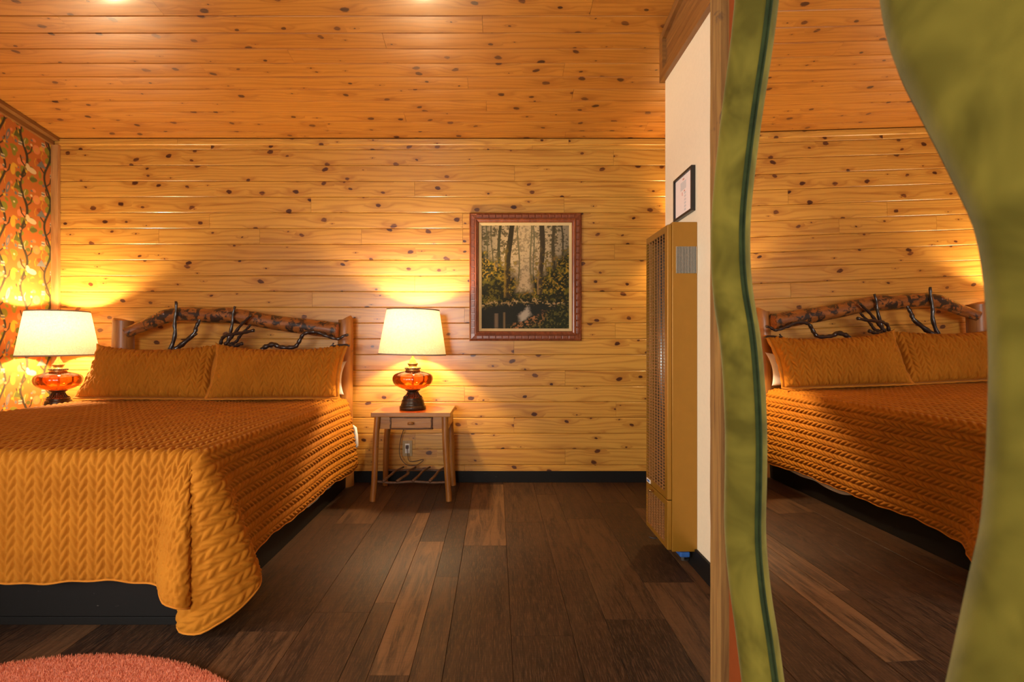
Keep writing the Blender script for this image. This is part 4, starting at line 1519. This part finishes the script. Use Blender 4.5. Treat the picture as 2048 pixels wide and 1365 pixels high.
    # near bank
    bank = 0.0 + 0.28 * np.clip((x - 0.18) / 0.82, 0, 1) ** 1.1 + 0.10 * (med - 0.5)
    bk = st(bank - y, 0.0, 0.03)
    ground = lerp(np.zeros_like(img) + np.array([0.022, 0.024, 0.010]), (0.12, 0.10, 0.02), st(fine, 0.5, 0.7))
    ground = lerp(ground, (0.42, 0.17, 0.06), 0.95 * st(fine, 0.46, 0.58) * np.exp(-((bank - y - 0.02) / 0.06) ** 2) * st(0.24 - np.abs(x - 0.54), 0, 0.12))
    img = img * (1 - bk[..., None]) + ground * bk[..., None]
    return np.clip(img, 0.004, 1)


FY = YB - 0.001
fx0, fx1 = bx_(939), bx_(1162)
fz0, fz1 = bz_(682), bz_(427.5)
pic = empty('painting', ((fx0 + fx1) / 2, FY, fz0), 'woodland stream painting in a carved reddish wooden frame', 'painting')
# frame mouldings, mitred: (inset, forward) profile
prof = [(0.0, 0.0), (0.0, 0.020), (0.010, 0.026), (0.014, 0.022), (0.044, 0.026), (0.048, 0.034), (0.056, 0.036), (0.062, 0.028), (0.070, 0.026), (0.076, 0.020), (0.080, 0.012), (0.080, 0.0)]


def mitred(name, x0, x1, z0, z1, prof, mat, parent, yb):
    cor = [(x0, z0, 1, 1), (x1, z0, -1, 1), (x1, z1, -1, -1), (x0, z1, 1, -1)]
    for q in range(4):
        a, b = cor[q], cor[(q + 1) % 4]
        V = []
        for cx_, cz_, sx, sz in (a, b):
            for i_, f_ in prof:
                V.append((cx_ + sx * i_, yb - f_, cz_ + sz * i_))
        n_ = len(prof)
        Fs = [(k, k + 1, n_ + k + 1, n_ + k) for k in range(n_ - 1)]
        build(name, V, Fs, mat, parent)


mitred('frame_side', fx0, fx1, fz0, fz1, prof, M['frame_wood'], pic, FY)
mitred('frame_liner', fx0 + 0.079, fx1 - 0.079, fz0 + 0.079, fz1 - 0.079, [(0.0, 0.0), (0.0, 0.018), (0.004, 0.018), (0.022, 0.012), (0.022, 0.0)], M['liner'], pic, FY)
blk, blk_n = None, 0


def carved(x, z, horiz):
    global blk
    w_, h_ = (0.047, 0.026) if horiz else (0.026, 0.047)
    if (horiz, 'm') not in carved.cache:
        vv, ff = box_vf(-w_ / 2, w_ / 2, -0.004, 0.004, -h_ / 2, h_ / 2, 0.003)
        me = bpy.data.meshes.new('carved_block')
        me.from_pydata(vv, [], ff)
        me.materials.append(M['frame_wood'])
        carved.cache[(horiz, 'm')] = me
    o = bpy.data.objects.new('carved_block', carved.cache[(horiz, 'm')])
    C.objects.link(o)
    o.parent = pic
    o.location = Vector((x, FY - 0.0255, z)) - wloc(pic)


carved.cache = {}
n_ = 15
for i in range(n_):
    x = fx0 + 0.055 + (fx1 - fx0 - 0.11) * (i + 0.5) / n_
    for z in (fz0 + 0.029, fz1 - 0.029):
        carved(x, z, True)
n_ = 17
for i in range(n_):
    z = fz0 + 0.055 + (fz1 - fz0 - 0.11) * (i + 0.5) / n_
    for x in (fx0 + 0.029, fx1 - 0.029):
        carved(x, z, False)
cx0, cx1, cz0, cz1 = fx0 + 0.099, fx1 - 0.099, fz0 + 0.099, fz1 - 0.099
n_, m_ = 230, 280
gx, gz = np.meshgrid(np.linspace(cx0, cx1, n_), np.linspace(cz0, cz1, m_), indexing='ij')
V = np.stack([gx.ravel(), np.full(gx.size, FY - 0.008), gz.ravel()], 1)
build('canvas', V, grid_faces(n_, m_), M['painting'], pic, cols=forest_painting(n_, m_).reshape(-1, 3))

# ------------------------------------------------------------------ wall heater
HY0, HY1, HZ0, HZ1 = 2.606, 2.985, 0.092, 1.773
HXF = 0.897
heater = empty('wall_heater', (0.95, 2.8, HZ0), 'tall gold enamel gas wall heater with wire grille', 'heater')
v, f = merge(box_vf(HXF, XW - 0.0005, HY0, HY0 + 0.012, HZ0, HZ1, 0.003), box_vf(HXF, XW - 0.0005, HY1 - 0.012, HY1, HZ0, HZ1, 0.003),
             box_vf(HXF + 0.002, XW - 0.0005, HY0 + 0.012, HY1 - 0.012, HZ1 - 0.012, HZ1 - 0.001), box_vf(HXF + 0.002, XW - 0.0005, HY0 + 0.012, HY1 - 0.012, HZ0 + 0.001, HZ0 + 0.012))
build('casing', v, f, M['gold'], heater)
box('chamber', HXF + 0.03, XW - 0.001, HY0 + 0.014, HY1 - 0.014, HZ0 + 0.014, HZ1 - 0.014, M['heater_dark'], heater)
for k in range(3):
    tube('burner_tube', [(HXF + 0.05, HY0 + 0.11 + 0.08 * k, HZ0 + 0.45), (HXF + 0.031, HY0 + 0.11 + 0.08 * k, 1.0), (HXF + 0.03, HY0 + 0.11 + 0.08 * k, HZ1 - 0.12)], 0.016, M['silver'], heater, 10)
# side vent on the face towards the camera
vent = box('side_vent', 0.916, 1.019, HY0 - 0.0006, HY0 + 0.002, 1.511, 1.647, M['black_slot'], heater)
for k in range(14):
    x = 0.9175 + (1.0175 - 0.9175) * k / 13
    box('vent_slat', x - 0.0019, x + 0.0019, HY0 - 0.0035, HY0 - 0.0008, 1.511, 1.647, M['silver'], vent)
# front panel frame
FX = 0.874
ZM0, ZM1 = 0.352, 0.385
gy0, gy1 = HY0 + 0.052, HY1 - 0.006
fr = [box_vf(FX, HXF, HY0 + 0.006, gy0, ZM0 + 0.002, HZ1 - 0.012, 0.004), box_vf(FX + 0.002, HXF, gy1, HY1 - 0.001, ZM0, HZ1 - 0.012),
      box_vf(FX + 0.002, HXF, gy0, gy1, HZ1 - 0.045, HZ1 - 0.012), box_vf(FX + 0.002, HXF, gy0, gy1, ZM0 + 0.002, ZM1)]
v, f = merge(*fr)
panel = build('front_panel', v, f, M['gold'], heater)
fr = [box_vf(FX, HXF, HY0 + 0.006, gy0, HZ0 + 0.006, ZM0 - 0.002, 0.004), box_vf(FX + 0.002, HXF, gy1, HY1 - 0.001, HZ0 + 0.006, ZM0 - 0.002),
      box_vf(FX + 0.002, HXF, gy0, gy1, ZM0 - 0.035, ZM0 - 0.002), box_vf(FX + 0.002, HXF, gy0, gy1, HZ0 + 0.006, HZ0 + 0.03)]
v, f = merge(*fr)
door = build('lower_door', v, f, M['gold'], heater)


def grille(name, z0, z1, pitch, parent):
    parts_ = []
    n_ = int((z1 - z0) / pitch)
    for i in range(n_ + 1):
        z = z0 + (z1 - z0) * i / n_
        # louvre strip, tipped forward
        dp = 0.006 if pitch > 0.015 else 0.009
        V = [(FX + 0.003, gy0, z), (FX + 0.003, gy1, z), (FX + 0.003 + dp, gy1, z + 0.002), (FX + 0.003 + dp, gy0, z + 0.002),
             (FX + 0.003, gy0, z - 0.0020), (FX + 0.003, gy1, z - 0.0020), (FX + 0.003 + dp, gy1, z), (FX + 0.003 + dp, gy0, z)]
        parts_.append((V, [(0, 1, 2, 3)[::-1], (4, 5, 6, 7), (0, 4, 5, 1)[::-1], (2, 6, 7, 3)[::-1]]))
    for i in range(1, 7):
        y_ = gy0 + (gy1 - gy0) * i / 7
        parts_.append(box_vf(FX + 0.004, FX + 0.009, y_ - 0.002, y_ + 0.002, z0, z1))
    v_, f_ = merge(*parts_)
    return build(name, v_, f_, M['grille'], parent)


grille('grille', ZM1, HZ1 - 0.046, 0.0165, panel)
grille('grille', HZ0 + 0.031, ZM0 - 0.036, 0.0135, door)
box('badge', FX - 0.0015, FX + 0.002, gy1 - 0.075, gy1 - 0.015, ZM0 + 0.004, ZM0 + 0.026, M['plastic_white'], panel)
box('badge_print', FX - 0.0019, FX - 0.0014, gy1 - 0.069, gy1 - 0.021, ZM0 + 0.010, ZM0 + 0.020, M['blue'], panel)
tube('door_knob', [(FX + 0.003, HY0 + 0.24, ZM0 - 0.02), (FX - 0.012, HY0 + 0.24, ZM0 - 0.018), (FX - 0.022, HY0 + 0.24, ZM0 - 0.016)], [0.006, 0.005, 0.009], M['brass'], door, 10)
tube('gas_pipe', [(0.97, 2.66, HZ0 + 0.02), (0.97, 2.66, 0.03), (1.0, 2.68, 0.022), (XW - 0.015, 2.70, 0.022)], 0.009, M['silver'], heater, 10)
box('valve_handle', 0.945, 0.995, 2.625, 2.70, 0.055, 0.082, M['blue'], heater, 0.006)
tube('pilot_lever', [(FX + 0.03, 2.80, HZ0 + 0.012), (FX - 0.004, 2.80, HZ0 - 0.006), (FX - 0.035, 2.81, HZ0 - 0.002)], 0.004, M['black_frame'], heater, 8)

# ------------------------------------------------------------------ framed notice on the cream wall
ny0, ny1, nz0, nz1 = 2.63, 2.90, 1.838, 2.072
notice = empty('framed_notice', (XW - 0.01, (ny0 + ny1) / 2, nz0), 'black framed pink paper notice on the cream wall above the heater', 'notice')
for a in (box_vf(XW - 0.022, XW - 0.0005, ny0, ny1, nz0, nz0 + 0.013, 0.001), box_vf(XW - 0.022, XW - 0.0005, ny0, ny1, nz1 - 0.013, nz1, 0.001),
          box_vf(XW - 0.022, XW - 0.0005, ny0, ny0 + 0.013, nz0 + 0.013, nz1 - 0.013, 0.001), box_vf(XW - 0.022, XW - 0.0005, ny1 - 0.013, ny1, nz0 + 0.013, nz1 - 0.013, 0.001)):
    build('frame_side', a[0], a[1], M['black_frame'], notice)
pap = box('paper', XW - 0.012, XW - 0.003, ny0 + 0.012, ny1 - 0.012, nz0 + 0.012, nz1 - 0.012, M['paper'], notice)


def ink(y0, y1, z0, z1, mat):
    box('print', XW - 0.0124, XW - 0.0119, y0, y1, z0, z1, M[mat], pap)


ink(2.727, 2.81, 1.985, 2.030, 'ink_grey')
for i in range(6):
    ink(2.73, 2.755, 1.868 + 0.018 * i, 1.879 + 0.018 * i, 'ink_grey')
ink(2.745, 2.760, 1.972, 1.980, 'ink_red'); ink(2.78, 2.788, 1.957, 1.975, 'ink_red'); ink(2.755, 2.778, 2.037, 2.046, 'ink_red')

# ------------------------------------------------------------------ wavy mirror


def mirror_x(y, z):
    return (0.5328 - 0.0201 * (z - CAM_Z) - 0.0120 * y) / 0.9997


far = [(0.09, 0.86), (0.10, 0.93), (0.15, 0.985), (0.24, 1.005), (0.34, 0.985), (0.43, 0.985), (0.507, 1.003), (0.58, 1.022), (0.66, 1.045), (0.76, 1.058), (0.88, 1.050), (0.98, 1.046), (1.09, 1.052),
       (1.18, 1.066), (1.27, 1.092), (1.35, 1.100), (1.448, 1.090), (1.596, 1.046), (1.717, 1.0), (1.807, 0.971), (1.90, 0.945), (1.955, 0.90)]
near = [(1.97, 0.83), (1.94, 0.755), (1.86, 0.71), (1.75, 0.692), (1.66, 0.688), (1.57, 0.678), (1.498, 0.658), (1.425, 0.625), (1.345, 0.588), (1.27, 0.558), (1.18, 0.547), (1.09, 0.548), (0.98, 0.557),
        (0.90, 0.575), (0.80, 0.598), (0.68, 0.625), (0.56, 0.642), (0.45, 0.638), (0.34, 0.600), (0.24, 0.580), (0.15, 0.60), (0.10, 0.66), (0.085, 0.76)]
loop = [np.array((y * 0.976, z)) for z, y in far] + [np.array((y * 0.986, z)) for z, y in near]
nl = len(loop)
curve = []
for i in range(nl):
    p0, p1, p2, p3 = loop[i - 1], loop[i], loop[(i + 1) % nl], loop[(i + 2) % nl]
    for k in range(5):
        t_ = k / 5
        curve.append(0.5 * (2 * p1 + (p2 - p0) * t_ + (2 * p0 - 5 * p1 + 4 * p2 - p3) * t_ * t_ + (3 * p1 - p0 - 3 * p2 + p3) * t_ ** 3))
curve = np.array(curve)
nc = len(curve)
tg = np.roll(curve, -2, 0) - np.roll(curve, 2, 0)
tg /= np.linalg.norm(tg, axis=1, keepdims=True)
out = np.stack([tg[:, 1], -tg[:, 0]], 1)             # outward of the opening
cen = curve.mean(0)
if ((curve - cen) * out).sum(1).mean() < 0:
    out = -out
for _ in range(6):
    out = 0.5 * out + 0.25 * np.roll(out, 1, 0) + 0.25 * np.roll(out, -1, 0)
    out /= np.linalg.norm(out, axis=1, keepdims=True)
mir = empty('wall_mirror', (mirror_x(0.81, 0.0), 0.81, 0.02), 'tall wavy mirror with padded green velvet frame on the orange wall', 'mirror')
FWID, FHT, FBK = 0.15, 0.046, 0.040
prof = [(0.0, 0.0), (0.004, 0.012), (0.014, 0.023), (0.028, 0.032), (0.043, 0.039), (0.056, 0.040), (0.075, 0.033), (0.10, 0.0225), (0.125, 0.011), (0.143, 0.0), (0.150, -0.012), (0.148, -0.038)]
V = []
for i in range(nc):
    for a, h_ in prof:
        y_, z_ = curve[i] + out[i] * a
        z_ = max(z_, 0.012)
        V.append((min(mirror_x(y_, z_) - h_, XO - 0.001), y_, z_))
fc = grid_faces(nc, len(prof), close_n=True)
V = np.array(V)
# face direction: the dome must look towards -X
q = fc[5]
nn = np.cross(V[q[1]] - V[q[0]], V[q[3]] - V[q[0]])
mid_f = [k for k in range(len(fc)) if True][4]
frame = build('padded_frame', V, fc, M['green_velvet'], mir, smooth=True)
bm = bmesh.new(); bm.from_mesh(frame.data)
bmesh.ops.recalc_face_normals(bm, faces=bm.faces[:])
bm.to_mesh(frame.data); bm.free()
pip = [(mirror_x(p[0], p[1]) - 0.003, p[0], p[1]) for p in curve] 
pip.append(pip[0])
tube('frame_piping', pip, 0.0036, M['green_piping'], frame, 8)
# glass: a fan over the opening, slightly under the frame
gl_pts = [curve[i] + out[i] * 0.006 for i in range(nc)]
V = [(mirror_x(p[0], p[1]), p[0], p[1]) for p in gl_pts]
bm = bmesh.new()
vs_ = [bm.verts.new(p) for p in V]
fface = bm.faces.new(vs_)
bm.normal_update()
if fface.normal.x > 0:
    fface.normal_flip()
bmesh.ops.triangulate(bm, faces=[fface])
bm.verts.index_update()
V = [tuple(q.co) for q in bm.verts]
Fs = [tuple(q.index for q in g.verts) for g in bm.faces]
bm.free()
build('mirror_glass', V, Fs, M['mirror'], mir)

# ------------------------------------------------------------------ round rug
RC, RR = (-1.43, 0.89), 0.985
rug = empty('round_rug', (RC[0], RC[1], 0), 'round fluffy coral rug at the foot of the bed', 'rug')
lathe('rug_backing', [(0.001, 0.0), (RR - 0.01, 0.0), (RR, 0.004), (RR - 0.004, 0.012), (RR - 0.02, 0.014), (0.001, 0.014)], RC[0], RC[1], 0.0005, M['rug_pile'], rug, 96)
N = 330000
ang = rng.random(N) * 2 * PI
rad = RR * np.sqrt(rng.random(N))
bx, by = RC[0] + rad * np.cos(ang), RC[1] + rad * np.sin(ang)
keep = by > 0.75
bx, by = bx[keep], by[keep]
N = len(bx)
th = rng.random(N) * PI
hh = 0.007 + 0.009 * rng.random(N)
wdt = 0.0014 + 0.0010 * rng.random(N)
lx, ly = (rng.random(N) - 0.5) * 0.010, (rng.random(N) - 0.5) * 0.010
z0 = 0.010
V = np.empty((N, 3, 3))
V[:, 0] = np.stack([bx - wdt * np.cos(th), by - wdt * np.sin(th), np.full(N, z0)], 1)
V[:, 1] = np.stack([bx + wdt * np.cos(th), by + wdt * np.sin(th), np.full(N, z0)], 1)
V[:, 2] = np.stack([bx + lx, by + ly, z0 + hh], 1)
pile = build('rug_pile', V.reshape(-1, 3), np.arange(N * 3).reshape(-1, 3), M['rug_pile'], rug)
pile['kind'] = 'stuff'

# ------------------------------------------------------------------ assumed sconce, unseen round the corner in the side passage, added for the glow on the pine wall
SX, SZ = 1.53, 1.96
sc_ = empty('assumed_sconce', (SX, YB - 0.03, SZ - 0.12), 'assumed small linen shaded wall lamp, out of view on the pine wall of the side passage', 'lamp')

tube('arm', [(SX, YB - 0.024, SZ - 0.08), (SX, YB - 0.06, SZ - 0.09), (SX, YB - 0.13, SZ - 0.05), (SX, YB - 0.13, SZ)], 0.008, M['brass'], sc_, 10)
box('wall_plate', SX - 0.04, SX + 0.04, YB - 0.024, YB - 0.0005, SZ - 0.14, SZ - 0.02, M['brass'], sc_, 0.004)
v, f = lathe_vf([(0.085, 0.0), (0.055, 0.15)], SX, YB - 0.13, SZ, 40)
build('lamp_shade', v, [q for q in f if len(q) == 4], M['shade'], sc_, smooth=True)
ld = bpy.data.lights.new('assumed_sconce_light', 'POINT')  # unseen light added to warm the right end of the pine wall
ld.energy = 34
ld.color = (1.0, 0.60, 0.22)
ld.shadow_soft_size = 0.03
lo = bpy.data.objects.new('assumed_sconce_light', ld)
C.objects.link(lo)
lo.parent = sc_
lo.location = Vector((SX, YB - 0.13, SZ + 0.07)) - wloc(sc_)
